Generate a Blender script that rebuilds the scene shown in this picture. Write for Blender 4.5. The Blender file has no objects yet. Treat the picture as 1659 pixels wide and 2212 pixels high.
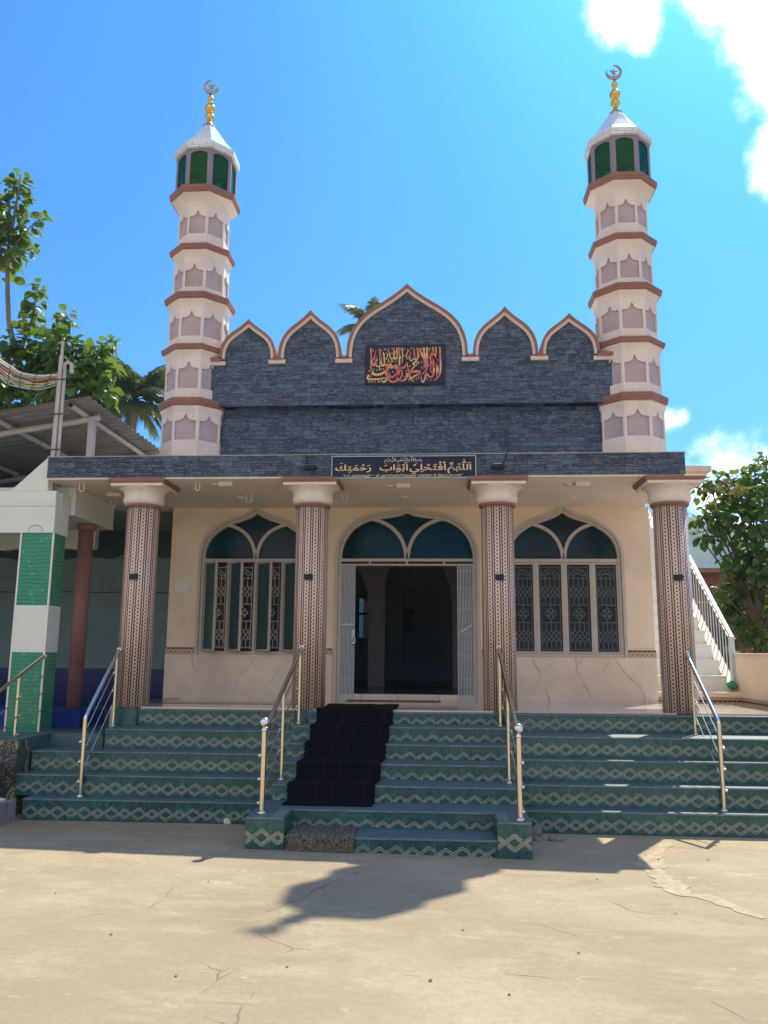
import bpy, math, random
import numpy as np
from mathutils import Vector, Matrix
random.seed(7); rng = np.random.default_rng(11)
S = bpy.context.scene; COL = S.collection
PI = math.pi; rad = math.radians

# ---------------------------------------------------------------- camera
CAM = np.array([0.4237, -11.4046, 0.7395 + 1.28]); YAW, PITCH, ROLL, FPX = 0.0625, 0.1738, 0.0075, 1749.67
cy, sy, cp, sp, cr, sr = math.cos(YAW), math.sin(YAW), math.cos(PITCH), math.sin(PITCH), math.cos(ROLL), math.sin(ROLL)
_r = np.array([cy, sy, 0.0]); _f = np.array([-sy * cp, cy * cp, sp]); _u = np.cross(_r, _f)
RT = cr * _r + sr * _u; UP = -sr * _r + cr * _u; FW = _f
cd = bpy.data.cameras.new('camera'); cam = bpy.data.objects.new('camera', cd); COL.objects.link(cam)
M = Matrix.Identity(4)
for i in range(3):
    M[i][0], M[i][1], M[i][2], M[i][3] = RT[i], UP[i], -FW[i], CAM[i]
cam.matrix_world = M
cd.sensor_fit = 'HORIZONTAL'; cd.sensor_width = 36.0; cd.lens = 36.0 * FPX / 1659.0
cd.clip_start = 0.05; cd.clip_end = 20000
S.camera = cam

# ---------------------------------------------------------------- sky, sun, exposure
SUN_EL, SUN_AZ = rad(55.0), rad(31.3)          # azimuth from +Y towards +X
sdir = Vector((math.sin(SUN_AZ) * math.cos(SUN_EL), math.cos(SUN_AZ) * math.cos(SUN_EL), math.sin(SUN_EL)))
sl = bpy.data.lights.new('sun', 'SUN'); sl.energy = 4.2; sl.angle = rad(0.53); sl.color = (1.0, 0.91, 0.75)
so = bpy.data.objects.new('sun', sl); COL.objects.link(so); so.rotation_euler = sdir.to_track_quat('Z', 'Y').to_euler(); so.location = (8, 14, 24)
W = bpy.data.worlds.new('World'); S.world = W; W.use_nodes = True
wt = W.node_tree; wn = wt.nodes; wl = wt.links
bg = wn['Background']; bg.inputs['Strength'].default_value = 0.15
sky = wn.new('ShaderNodeTexSky'); sky.sky_type = 'NISHITA'; sky.sun_disc = False
sky.sun_elevation = SUN_EL; sky.sun_rotation = SUN_AZ; sky.altitude = 100; sky.air_density = 1.0; sky.dust_density = 1.5; sky.ozone_density = 3.0
# clouds: patches of white in given directions of the sky, broken up by noise
tc = wn.new('ShaderNodeTexCoord')
nz = wn.new('ShaderNodeTexNoise'); nz.inputs['Scale'].default_value = 9.0; nz.inputs['Detail'].default_value = 12; nz.inputs['Roughness'].default_value = 0.66
wl.new(tc.outputs['Generated'], nz.inputs['Vector'])
def wmath(op, a, b=None, c=None, clamp=False):
    n = wn.new('ShaderNodeMath'); n.operation = op; n.use_clamp = clamp
    for i, v in enumerate((a, b, c)):
        if v is None: continue
        if isinstance(v, (int, float)): n.inputs[i].default_value = v
        else: wl.new(v, n.inputs[i])
    return n.outputs[0]
def pixdir(u, v):
    d = FW + (u - 829.5) / FPX * RT - (v - 1106.0) / FPX * UP
    return d / np.linalg.norm(d)
def at(u, v, Y):                                 # point of the view ray through a photo position at depth Y
    d = pixdir(u, v); t = (Y - CAM[1]) / d[1]
    return CAM + t * d
CLOUDS = [((1340, 25), 2.7, 1.0), ((1385, 75), 1.7, 1.0), ((1580, -40), 3.6, 1.0), ((1660, 25), 3.6, 1.0), ((1710, 120), 2.9, 1.0), ((1720, 330), 2.9, 1.0), ((1725, 250), 2.2, 1.0), ((1860, 100), 6, 1.0),
          ((1446, 906), .8, .55), ((1470, 902), .7, .45), ((1600, 1010), 2.6, .42), ((1680, 1010), 3.2, .45), ((1530, 1080), 2.6, .5), ((1560, 1150), 3.0, .6), ((1800, 1060), 5, .5)]
acc = None
for (u, v), deg, amp in CLOUDS:
    d = pixdir(u, v)
    dp = wn.new('ShaderNodeVectorMath'); dp.operation = 'DOT_PRODUCT'; wl.new(tc.outputs['Generated'], dp.inputs[0]); dp.inputs[1].default_value = d
    ang = wmath('ARCCOSINE', wmath('MINIMUM', dp.outputs['Value'], 0.999999))
    f = wmath('SUBTRACT', 1.0, wmath('DIVIDE', ang, rad(deg)))
    f = wmath('MAXIMUM', f, -1.0)
    f = wmath('MULTIPLY', f, amp)
    acc = f if acc is None else wmath('MAXIMUM', acc, f)
dens = wmath('ADD', acc, wmath('MULTIPLY', wmath('SUBTRACT', nz.outputs['Fac'], 0.5), 2.0))
cm = wn.new('ShaderNodeMapRange'); cm.interpolation_type = 'SMOOTHSTEP'
cm.inputs['From Min'].default_value = 0.02; cm.inputs['From Max'].default_value = 0.85
wl.new(dens, cm.inputs['Value'])
mixc = wn.new('ShaderNodeMix'); mixc.data_type = 'RGBA'
wl.new(cm.outputs['Result'], mixc.inputs['Factor']); 
tint = wn.new('ShaderNodeMix'); tint.data_type = 'RGBA'; tint.blend_type = 'MULTIPLY'; tint.inputs['Factor'].default_value = 1.0     # deep clear-weather blue
wl.new(sky.outputs['Color'], tint.inputs['A']); tint.inputs['B'].default_value = (.095, .47, .84, 1)
wl.new(tint.outputs['Result'], mixc.inputs['A']); mixc.inputs['B'].default_value = (11.0, 11.0, 11.2, 1)
# unseen clouds added behind the camera as neutral fill light for the porch
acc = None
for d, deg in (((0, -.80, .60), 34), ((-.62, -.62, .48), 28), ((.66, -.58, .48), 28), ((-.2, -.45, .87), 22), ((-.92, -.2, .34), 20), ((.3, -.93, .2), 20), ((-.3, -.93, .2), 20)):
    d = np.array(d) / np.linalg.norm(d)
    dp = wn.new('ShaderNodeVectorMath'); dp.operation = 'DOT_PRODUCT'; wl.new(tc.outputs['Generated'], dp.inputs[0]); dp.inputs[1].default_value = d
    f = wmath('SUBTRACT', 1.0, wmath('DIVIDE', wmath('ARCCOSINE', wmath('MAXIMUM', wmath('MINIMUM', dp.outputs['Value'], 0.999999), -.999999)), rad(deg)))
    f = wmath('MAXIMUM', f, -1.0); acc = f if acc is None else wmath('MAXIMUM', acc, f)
fill_clouds = wn.new('ShaderNodeMapRange'); fill_clouds.interpolation_type = 'SMOOTHSTEP'; fill_clouds.inputs['From Min'].default_value = .05; fill_clouds.inputs['From Max'].default_value = .55
wl.new(wmath('ADD', acc, wmath('MULTIPLY', wmath('SUBTRACT', nz.outputs['Fac'], 0.5), 1.2)), fill_clouds.inputs['Value'])
mixb = wn.new('ShaderNodeMix'); mixb.data_type = 'RGBA'; wl.new(fill_clouds.outputs['Result'], mixb.inputs['Factor'])
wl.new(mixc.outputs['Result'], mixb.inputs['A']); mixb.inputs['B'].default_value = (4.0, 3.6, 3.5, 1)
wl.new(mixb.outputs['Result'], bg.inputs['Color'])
S.view_settings.view_transform = 'Standard'; S.view_settings.look = 'None'; S.view_settings.gamma = 1.0
S.view_settings.exposure = 0.85
S.cycles.max_bounces = 8; S.cycles.diffuse_bounces = 4; S.cycles.transparent_max_bounces = 12; S.cycles.sample_clamp_indirect = 8.0
try: S.cycles.use_denoising = True
except Exception: pass

# ---------------------------------------------------------------- materials
class NT:
    def __init__(s, name):
        s.m = bpy.data.materials.new(name); s.m.use_nodes = True; s.t = s.m.node_tree; s.n = s.t.nodes; s.l = s.t.links
        s.b = s.n['Principled BSDF']; s.out = s.n['Material Output']; s._tc = None
    def new(s, t, **k):
        n = s.n.new(t)
        for a, v in k.items(): setattr(n, a, v)
        return n
    def coord(s):
        if s._tc is None: s._tc = s.new('ShaderNodeTexCoord').outputs['Object']
        return s._tc
    def put(s, sock, v):
        if isinstance(v, (int, float)): sock.default_value = v
        elif isinstance(v, (tuple, list)): sock.default_value = tuple(v) + ((1,) if len(v) == 3 and len(sock.default_value) == 4 else ())
        else: s.l.new(v, sock)
    def math(s, op, a, b=None, c=None, clamp=False):
        n = s.new('ShaderNodeMath', operation=op, use_clamp=clamp)
        for i, v in enumerate((a, b, c)):
            if v is not None: s.put(n.inputs[i], v)
        return n.outputs[0]
    def mix(s, f, a, b, blend='MIX'):
        n = s.new('ShaderNodeMix', data_type='RGBA', blend_type=blend)
        s.put(n.inputs['Factor'], f); s.put(n.inputs['A'], a); s.put(n.inputs['B'], b)
        return n.outputs['Result']
    def noise(s, scale, detail=5, rough=0.55, vec=None, dist=0.0):
        n = s.new('ShaderNodeTexNoise'); n.inputs['Scale'].default_value = scale; n.inputs['Detail'].default_value = detail
        n.inputs['Roughness'].default_value = rough; n.inputs['Distortion'].default_value = dist
        s.l.new(vec if vec is not None else s.coord(), n.inputs['Vector']); return n.outputs['Fac']
    def ramp(s, f, lo, hi):
        n = s.new('ShaderNodeMapRange', interpolation_type='SMOOTHSTEP'); s.put(n.inputs['Value'], f)
        n.inputs['From Min'].default_value = lo; n.inputs['From Max'].default_value = hi; return n.outputs['Result']
    def scaled(s, v):
        n = s.new('ShaderNodeMapping'); n.inputs['Scale'].default_value = v; s.l.new(s.coord(), n.inputs['Vector']); return n.outputs['Vector']
    def xyz(s):
        n = s.new('ShaderNodeSeparateXYZ'); s.l.new(s.coord(), n.inputs[0]); return n.outputs
    def bump(s, h, strength=0.3, dist=0.01):
        n = s.new('ShaderNodeBump'); n.inputs['Strength'].default_value = strength; n.inputs['Distance'].default_value = dist
        s.l.new(h, n.inputs['Height']); s.l.new(n.outputs['Normal'], s.b.inputs['Normal'])
    def fin(s, color=None, rough=0.6, metal=0.0, spec=0.5):
        if color is not None: s.put(s.b.inputs['Base Color'], color)
        s.put(s.b.inputs['Roughness'], rough); s.put(s.b.inputs['Metallic'], metal); s.put(s.b.inputs['Specular IOR Level'], spec)
        return s.m

def paint(name, c, var=0.12, scale=2.0, rough=0.6, bump=0.08, spec=0.35, dirt=0.0, metal=0.0):
    k = NT(name); f = k.noise(scale, 8, 0.65)
    lo = tuple(x * (1 - var) for x in c); hi = tuple(min(1, x * (1 + var * .6)) for x in c)
    col = k.mix(k.ramp(f, .3, .7), lo, hi)
    if dirt:
        d = k.noise(.9, 8, .75, k.scaled((6.0, 6.0, .55)))
        col = k.mix(k.math('MULTIPLY', k.ramp(d, .55, .8), dirt), col, tuple(x * .35 for x in c))
    if bump: k.bump(k.noise(60, 3), bump, 0.004)
    return k.fin(col, rough, metal, spec)

MT = {}
MT['cream'] = paint('cream wall paint', (.80, .65, .48), .10, 1.2, .55, dirt=.22)
MT['minaret'] = paint('pale cream paint', (.74, .64, .56), .09, 2.0, .6, dirt=.38)
MT['lilac'] = paint('lilac panel paint', (.46, .37, .38), .12, 3.0, .6, dirt=.3)
MT['brown'] = paint('red brown trim paint', (.28, .13, .10), .12, 3.0, .5, dirt=.15)
MT['trimcream'] = paint('peach trim paint', (.70, .54, .45), .08, 3.0, .55, dirt=.15)
MT['ceiling'] = paint('off white ceiling', (.80, .69, .61), .06, .8, .7)
MT['white'] = paint('white paint', (.76, .75, .68), .06, 1.4, .55, dirt=.12)
MT['whiteplastic'] = paint('white plastic', (.74, .72, .66), .04, 3, .35, 0)
MT['frame'] = paint('grey beige frame paint', (.52, .46, .40), .06, 4, .4, .05)
MT['gate'] = paint('pale grey steel paint', (.50, .55, .56), .10, 5, .4, .05)
MT['steel'] = paint('polished steel', (.78, .75, .70), .05, 5, .22, 0, metal=1.0)
MT['steelreflect'] = paint('steel with painted warm reflection', (.82, .72, .54), .06, 5, .2, 0, metal=1.0)  # golden reflection of the sunlit ground put into the post steel's colour
MT['gold'] = paint('gold finial', (.80, .50, .13), .12, 10, .2, .1, metal=1.0)
MT['silver'] = paint('silver crescent', (.30, .30, .30), .08, 10, .35, 0, metal=1.0)
MT['black'] = paint('black plastic', (.012, .012, .02), .1, 5, .45, 0)
MT['mauvepost'] = paint('mauve lantern post', (.25, .20, .25), .08, 4, .5)
MT['pipecol'] = paint('brown column paint', (.30, .15, .13), .12, 3, .5, dirt=.15)
MT['tealwall'] = paint('grey green wall paint', (.24, .34, .34), .08, 1.2, .5, dirt=.1)
MT['darkteal'] = paint('dark green wall paint', (.055, .10, .11), .08, 2, .5)
MT['greywall'] = paint('grey plaster', (.32, .33, .29), .12, 1.5, .8, dirt=.3)
MT['bluetile'] = paint('blue tile', (.006, .022, .17), .25, 8, .25, .05)
MT['bluepaint'] = paint('blue plinth paint', (.015, .04, .25), .25, 4, .45, dirt=.3)
MT['fascia'] = paint('mint white paint', (.70, .74, .66), .05, 1.5, .55, dirt=.15)
MT['shedpaint'] = paint('pale painted pipe', (.50, .46, .42), .12, 5, .45, dirt=.2)
MT['stone'] = paint('grey stone', (.26, .24, .22), .25, 12, .9, .5)
MT['pebble'] = paint('pale pebble', (.30, .25, .19), .3, 30, .9, .3)
MT['concrete'] = paint('rough concrete', (.40, .37, .32), .2, 3, .9, .4, dirt=.3)
MT['redpaint'] = paint('red enamel', (.55, .02, .04), .06, 3, .4, 0)
MT['arcade'] = paint('hall arcade paint', (.38, .33, .34), .06, 2, .7)
MT['dark'] = paint('dark void', (.02, .022, .025), .1, 3, .6)
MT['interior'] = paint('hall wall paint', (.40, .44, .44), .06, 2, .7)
MT['carpetedge'] = paint('brown rug', (.20, .13, .10), .3, 30, .95, .4)
MT['signframe'] = paint('pale teal frame', (.30, .52, .52), .06, 4, .4, 0)
MT['bag'] = paint('green plastic', (.02, .32, .17), .2, 20, .3, .3)
MT['bucket'] = paint('blue bucket plastic', (.01, .03, .35), .05, 4, .35, 0)
MT['paper'] = paint('crumpled paper', (.70, .68, .66), .12, 30, .8, .5)
MT['lettergold'] = paint('gold lettering', (.72, .50, .24), .05, 5, .45, 0)
MT['letterwhite'] = paint('pale lettering', (.66, .60, .50), .05, 5, .5, 0)
for nm, c in (('wirewhite', (.62, .58, .54)), ('wirered', (.40, .13, .10)), ('wireyellow', (.46, .43, .20)), ('wiregreen', (.38, .47, .40)), ('wirepink', (.5, .33, .30)), ('wireblack', (.02, .02, .02))):
    MT[nm] = paint(nm + ' sheath', c, .1, 20, .5, 0)

def m_glass(name, c, rough=.08, trans=0.0, spec=.5):
    k = NT(name); k.fin(c, rough, 0, spec)
    if trans:
        tr = k.new('ShaderNodeBsdfTransparent'); tr.inputs['Color'].default_value = (.80, .84, .86, 1)
        mx = k.new('ShaderNodeMixShader'); mx.inputs[0].default_value = trans
        k.l.new(k.b.outputs[0], mx.inputs[1]); k.l.new(tr.outputs[0], mx.inputs[2]); k.l.new(mx.outputs[0], k.out.inputs['Surface'])
    return k.m
MT['sashrear'] = m_glass('tinted rear pane', (.05, .08, .09), .3, .35, .2)
MT['archglass'] = paint('dark teal glass', (.004, .034, .048), .5, 1.6, .16, 0, .22)
MT['frosted'] = m_glass('frosted pane', (.075, .088, .095), .3, .74, .2)
MT['sashglass'] = m_glass('dark green pane', (.050, .095, .095), .2, 0, .2)
MT['redglass'] = m_glass('red backed pane', (.16, .012, .02), .3, .34)
def m_lantern():
    k = NT('green lantern glass'); k.fin((.003, .09, .045), .10, 0, .5)
    tr = k.new('ShaderNodeBsdfTransparent'); tr.inputs['Color'].default_value = (.07, .74, .28, 1)
    mx = k.new('ShaderNodeMixShader'); mx.inputs[0].default_value = .64
    k.l.new(k.b.outputs[0], mx.inputs[1]); k.l.new(tr.outputs[0], mx.inputs[2]); k.l.new(mx.outputs[0], k.out.inputs['Surface'])
    return k.m
MT['lantern'] = m_lantern()

def m_stone():
    k = NT('dark ledge stone tiles')
    x = k.xyz(); v = k.new('ShaderNodeCombineXYZ')
    wob = k.math('MULTIPLY', k.math('SUBTRACT', k.noise(2.2, 3), .5), .03)
    k.l.new(x[0], v.inputs[0]); k.put(v.inputs[1], k.math('ADD', x[2], wob))
    def br(w, h, sq, seed):
        b = k.new('ShaderNodeTexBrick', offset=.42, offset_frequency=2, squash=sq, squash_frequency=3)
        mp = k.new('ShaderNodeMapping'); mp.inputs['Location'].default_value = (seed, seed * .37, 0); k.l.new(v.outputs[0], mp.inputs['Vector'])
        k.l.new(mp.outputs[0], b.inputs['Vector'])
        b.inputs['Color1'].default_value = (0, 0, 0, 1); b.inputs['Color2'].default_value = (1, 1, 1, 1); b.inputs['Mortar'].default_value = (0, 0, 0, 1)
        b.inputs['Scale'].default_value = 1; b.inputs['Mortar Size'].default_value = .0035; b.inputs['Brick Width'].default_value = w; b.inputs['Row Height'].default_value = h
        return b
    b1 = br(.18, .040, 1.6, 0.0); b2 = br(.30, .080, .7, 3.7)
    sel = k.ramp(k.noise(3.1, 2), .47, .53)
    val = k.mix(sel, b1.outputs['Color'], b2.outputs['Color'])
    n = k.noise(14, 8, .7, k.scaled((1, 1, 2.6)))
    mort = k.mix(sel, b1.outputs['Fac'], b2.outputs['Fac'])
    base = k.mix(val, (.018, .032, .060), (.080, .122, .185))
    base = k.mix(k.ramp(n, .48, .72), base, (.17, .215, .275))
    base = k.mix(k.math('MULTIPLY', k.ramp(k.noise(5, 6, .7), .5, .75), .6), base, (.010, .016, .027))
    base = k.mix(mort, base, (.006, .007, .010))
    hh = k.math('ADD', k.math('MULTIPLY', n, .6), k.math('MULTIPLY', k.math('SUBTRACT', 1.0, mort), .5))
    k.bump(hh, .4, .010)
    return k.fin(base, k.math('ADD', .45, k.math('MULTIPLY', n, .3)), 0, .45)
MT['ledge'] = m_stone()

def m_green(name='green marbled stair tiles', period=.335):
    k = NT(name); x = k.xyz()
    vein = k.noise(9, 9, .72, k.scaled((1, 1, 1)), 1.6)
    streak = k.noise(24, 6, .7, k.scaled((1.0, 1.0, .55)), .8)
    col = k.mix(k.ramp(vein, .32, .70), (.012, .058, .066), (.042, .155, .150))
    col = k.mix(k.math('MULTIPLY', k.ramp(streak, .66, .80), .55), col, (.20, .30, .27))
    fx = k.math('FRACT', k.math('DIVIDE', k.math('ADD', x[0], 50.0), period))
    jx = k.math('LESS_THAN', k.math('ABSOLUTE', k.math('SUBTRACT', fx, .5)), .012)
    col = k.mix(k.math('MULTIPLY', jx, .75), col, (.14, .19, .175))
    idn = k.new('ShaderNodeTexWhiteNoise', noise_dimensions='1D'); k.l.new(k.math('FLOOR', k.math('ADD', k.math('DIVIDE', k.math('ADD', x[0], 50.0), period), .5)), idn.inputs['W'])
    col = k.mix(k.math('MULTIPLY', idn.outputs['Value'], .28), col, (.004, .028, .036))
    return k.fin(col, k.math('ADD', .16, k.math('MULTIPLY', streak, .25)), 0, .5)
MT['green'] = m_green()
MT['zig'] = paint('pale zigzag inlay', (.29, .32, .265), .25, 14, .4, .05)
MT['nosing'] = paint('worn pale tile edge', (.16, .23, .22), .45, 9, .5, .1)
MT['tread'] = paint('glazed blue green treads', (.040, .10, .12), .25, 6, .62, .03, 1.0)
MT['tread'].node_tree.nodes['Principled BSDF'].inputs['Coat Weight'].default_value = .6; MT['tread'].node_tree.nodes['Principled BSDF'].inputs['Coat Roughness'].default_value = .6

def guilloche(k, u, v, pu, pv, vlines=True, r0=.0135, r1=.038):
    su = k.math('SUBTRACT', k.math('MULTIPLY', k.math('FRACT', k.math('DIVIDE', u, pu)), pu), pu / 2)
    sv = k.math('SUBTRACT', k.math('MULTIPLY', k.math('FRACT', k.math('DIVIDE', v, pv)), pv), pv / 2)
    r = k.math('SQRT', k.math('ADD', k.math('MULTIPLY', su, su), k.math('MULTIPLY', sv, sv)))
    ring = k.math('MULTIPLY', k.math('GREATER_THAN', r, r0), k.math('LESS_THAN', r, r1))
    # strands pass over and under: a dark swinging line inside the ring
    sw = k.math('ABSOLUTE', k.math('SUBTRACT', r, (r0 + r1) * .5))
    line = k.math('LESS_THAN', sw, .0022)
    diag = k.math('GREATER_THAN', k.math('MULTIPLY', su, sv), -.00012)
    ring = k.math('MULTIPLY', ring, k.math('SUBTRACT', 1.0, k.math('MULTIPLY', line, k.math('MULTIPLY', diag, .35))))
    if vlines:
        a = k.math('ABSOLUTE', su)
        ln = k.math('GREATER_THAN', a, pu / 2 - .0055)
        ring = k.math('MAXIMUM', ring, ln)
    return ring
def m_column():
    k = NT('brown and cream chain patterned column tiles'); x = k.xyz()
    ang = k.math('ARCTAN2', x[1], x[0]); u = k.math('ADD', k.math('MULTIPLY', ang, .23), 5.0 * .1112)
    g = guilloche(k, u, k.math('ADD', x[2], 10.0), .23 * 2 * PI / 13, .051, True, .0135, .0345)
    n = k.noise(12, 6, .6)
    dark = k.mix(n, (.070, .032, .025), (.115, .052, .040)); light = k.mix(n, (.64, .47, .37), (.78, .61, .50))
    return k.fin(k.mix(g, dark, light), .28, 0, .5)
MT['column'] = m_column()
def m_band(axis):
    k = NT('brown chain border tiles ' + 'XY'[axis]); x = k.xyz()
    g = guilloche(k, k.math('ADD', x[2], 10.0), k.math('ADD', x[axis], 40.0), .108, .075, False, .012, .046)
    return k.fin(k.mix(g, (.055, .026, .020), (.52, .36, .25)), .3, 0, .5)
MT['bandx'] = m_band(0); MT['bandy'] = m_band(1)

def m_marble():
    k = NT('cream marble dado')
    col = k.mix(k.ramp(k.noise(1.4, 5, .6), .3, .7), (.62, .51, .41), (.74, .63, .51))
    def veins(sc, seed, ang, lo):
        mp = k.new('ShaderNodeMapping'); mp.inputs['Location'].default_value = (seed, seed, seed); mp.inputs['Rotation'].default_value = (0, rad(ang), 0); k.l.new(k.coord(), mp.inputs['Vector'])
        w = k.new('ShaderNodeTexWave', wave_type='BANDS', bands_direction='X'); w.inputs['Scale'].default_value = sc; w.inputs['Distortion'].default_value = 5.0; w.inputs['Detail'].default_value = 4; w.inputs['Detail Scale'].default_value = 1.1; w.inputs['Detail Roughness'].default_value = .62
        k.l.new(mp.outputs[0], w.inputs['Vector'])
        return k.math('MULTIPLY', k.ramp(w.outputs['Fac'], lo, 1.0), k.ramp(k.noise(1.9, 2, .5, mp.outputs[0]), .44, .56))
    col = k.mix(k.math('MULTIPLY', veins(.55, 3.3, 24, .991), .45), col, (.20, .13, .08))
    col = k.mix(k.math('MULTIPLY', veins(.8, 8.1, -35, .994), .35), col, (.26, .18, .11))
    return k.fin(col, .22, 0, .5)
MT['marble'] = m_marble()
def m_floor():
    k = NT('pale polished floor tiles'); x = k.xyz()
    col = k.mix(k.ramp(k.noise(1.1, 6, .6), .3, .7), (.50, .44, .38), (.64, .57, .49))
    fx = k.math('ABSOLUTE', k.math('SUBTRACT', k.math('FRACT', k.math('ADD', x[0], 20.13)), .5)); fy = k.math('ABSOLUTE', k.math('SUBTRACT', k.math('FRACT', k.math('ADD', x[1], 20.2)), .5))
    j = k.math('LESS_THAN', k.math('MINIMUM', fx, fy), .004)
    return k.fin(k.mix(k.math('MULTIPLY', j, .5), col, (.2, .17, .14)), .12, 0, .5)
MT['floor'] = m_floor()
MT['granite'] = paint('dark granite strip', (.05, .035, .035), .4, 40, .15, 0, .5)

def m_ground():
    k = NT('weathered tan concrete yard')
    big = k.noise(.30, 8, .62); mid = k.noise(1.5, 9, .70, k.scaled((.7, 1.5, 1))); fine = k.noise(20, 9, .78); grit = k.noise(150, 3, .7)
    col = k.mix(k.ramp(big, .36, .64), (.310, .248, .165), (.390, .325, .222))
    col = k.mix(k.math('MULTIPLY', k.ramp(mid, .48, .62), .42), col, (.45, .375, .245))
    col = k.mix(k.math('MULTIPLY', k.ramp(k.noise(.75, 10, .72, k.scaled((.6, 1.6, 1)), .6), .55, .65), .45), col, (.235, .185, .122))
    col = k.mix(k.math('MULTIPLY', k.ramp(k.noise(3.4, 10, .78, k.scaled((.6, 1.7, 1)), .8), .585, .625), .60), col, (.50, .43, .30))
    col = k.mix(k.math('MULTIPLY', k.ramp(k.noise(5.5, 9, .80, k.scaled((.5, 2.0, 1)), .4), .635, .665), .75), col, (.170, .132, .090))
    col = k.mix(k.math('MULTIPLY', k.ramp(k.noise(2.2, 7, .75, k.scaled((.22, 4.2, 1))), .63, .66), .40), col, (.17, .135, .095))
    col = k.mix(k.math('MULTIPLY', k.ramp(fine, .38, .70), .45), col, (.245, .190, .120))
    col = k.mix(k.math('MULTIPLY', k.ramp(k.noise(46, 5, .8), .64, .70), .7), col, (.13, .105, .075))
    col = k.mix(k.math('MULTIPLY', k.ramp(grit, .58, .78), .45), col, (.52, .45, .33))
    # cracks
    def crack(sc, seed, w, gate_lo):
        mp = k.new('ShaderNodeMapping'); mp.inputs['Location'].default_value = (seed, seed * 1.7, 0); k.l.new(k.coord(), mp.inputs['Vector'])
        wob = k.new('ShaderNodeTexNoise'); wob.inputs['Scale'].default_value = 2.5; wob.inputs['Detail'].default_value = 6; k.l.new(mp.outputs[0], wob.inputs['Vector'])
        ad = k.new('ShaderNodeMix', data_type='VECTOR'); ad.inputs['Factor'].default_value = .16; k.l.new(mp.outputs[0], ad.inputs['A']); k.l.new(wob.outputs['Color'], ad.inputs['B'])
        vo = k.new('ShaderNodeTexVoronoi', feature='DISTANCE_TO_EDGE'); vo.inputs['Scale'].default_value = sc; k.l.new(ad.outputs['Result'], vo.inputs['Vector'])
        c = k.math('SUBTRACT', 1.0, k.ramp(vo.outputs['Distance'], 0.0, w))
        return k.math('MULTIPLY', c, k.ramp(k.noise(.8, 3, .5, mp.outputs[0]), gate_lo, gate_lo + .05))
    c1 = crack(.42, 2.3, .0035, .55); c2 = crack(1.1, 7.7, .006, .63)
    cc = k.math('MAXIMUM', c1, c2)
    col = k.mix(k.math('MULTIPLY', cc, .32), col, (.10, .08, .06))
    h = k.math('SUBTRACT', k.math('ADD', k.math('MULTIPLY', fine, .5), k.math('ADD', k.math('MULTIPLY', mid, .9), k.math('MULTIPLY', grit, .25))), cc)
    k.bump(h, .65, .014)
    return k.fin(col, .9, 0, .2)
MT['ground'] = m_ground()
MT['patch'] = paint('pale cement patch', (.405, .33, .22), .25, 9, .95, .4)

def m_pillar():
    k = NT('green water drop tiles'); x = k.xyz()
    w = k.new('ShaderNodeTexWave', wave_type='BANDS', bands_direction='Z'); w.inputs['Scale'].default_value = 5.5; w.inputs['Distortion'].default_value = 3.5; w.inputs['Detail'].default_value = 2; w.inputs['Detail Scale'].default_value = 1.6
    k.l.new(k.coord(), w.inputs['Vector'])
    col = k.mix(w.outputs['Fac'], (.010, .19, .095), (.028, .27, .155))
    vo = k.new('ShaderNodeTexVoronoi', feature='F1'); vo.inputs['Scale'].default_value = 8.5; k.l.new(k.coord(), vo.inputs['Vector'])
    dist = vo.outputs['Distance']
    rim = k.math('MULTIPLY', k.math('GREATER_THAN', dist, .17), k.math('LESS_THAN', dist, .23))
    col = k.mix(k.math('MULTIPLY', rim, .28), col, (.35, .62, .50)); col = k.mix(k.math('MULTIPLY', k.math('LESS_THAN', dist, .07), .6), col, (.4, .65, .55))
    return k.fin(col, .18, 0, .5)
MT['droptile'] = m_pillar()
def m_curl():
    k = NT('patterned stair tiles with curls'); x = k.xyz()
    vo = k.new('ShaderNodeTexVoronoi', feature='F1'); vo.inputs['Scale'].default_value = 2.6; vo.inputs['Randomness'].default_value = .6; k.l.new(k.coord(), vo.inputs['Vector'])
    s = k.math('FRACT', k.math('MULTIPLY', vo.outputs['Distance'], 8.5))
    col = k.mix(k.math('GREATER_THAN', s, .35), (.025, .035, .03), (.30, .31, .16))
    col = k.mix(k.math('LESS_THAN', vo.outputs['Distance'], .14), col, (.40, .24, .20))
    dots = k.new('ShaderNodeTexVoronoi', feature='F1'); dots.inputs['Scale'].default_value = 38; k.l.new(k.coord(), dots.inputs['Vector'])
    far = k.math('GREATER_THAN', vo.outputs['Distance'], .37)
    col = k.mix(far, col, k.mix(k.math('LESS_THAN', dots.outputs['Distance'], .32), (.05, .05, .045), (.30, .29, .24)))
    return k.fin(col, .3, 0, .5)
MT['curl'] = m_curl()
def m_carpet():
    k = NT('near black striped carpet'); x = k.xyz()
    fx = k.math('ADD', x[0], k.math('MULTIPLY', x[1], -.085))
    s = k.noise(1.0, 3, .8, None)
    st = k.new('ShaderNodeTexNoise', noise_dimensions='1D'); st.inputs['Scale'].default_value = 16; st.inputs['Detail'].default_value = 3; k.l.new(fx, st.inputs['W'])
    g = k.ramp(st.outputs['Fac'], .54, .66)
    col = k.mix(g, (.005, .006, .011), (.026, .009, .014))
    col = k.mix(k.math('MULTIPLY', k.ramp(k.noise(55, 5, .75), .68, .78), .5), col, (.06, .06, .065))
    k.bump(k.noise(220, 3), .5, .004)
    return k.fin(col, .95, 0, .1)
MT['carpet'] = m_carpet()
def m_mat():
    k = NT('speckled coir mat')
    n = k.noise(75, 4, .7, None, 1.5); col = k.mix(k.ramp(n, .42, .60), (.035, .028, .024), (.33, .28, .24))
    k.bump(n, 1.0, .02); return k.fin(col, .95, 0, .1)
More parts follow.
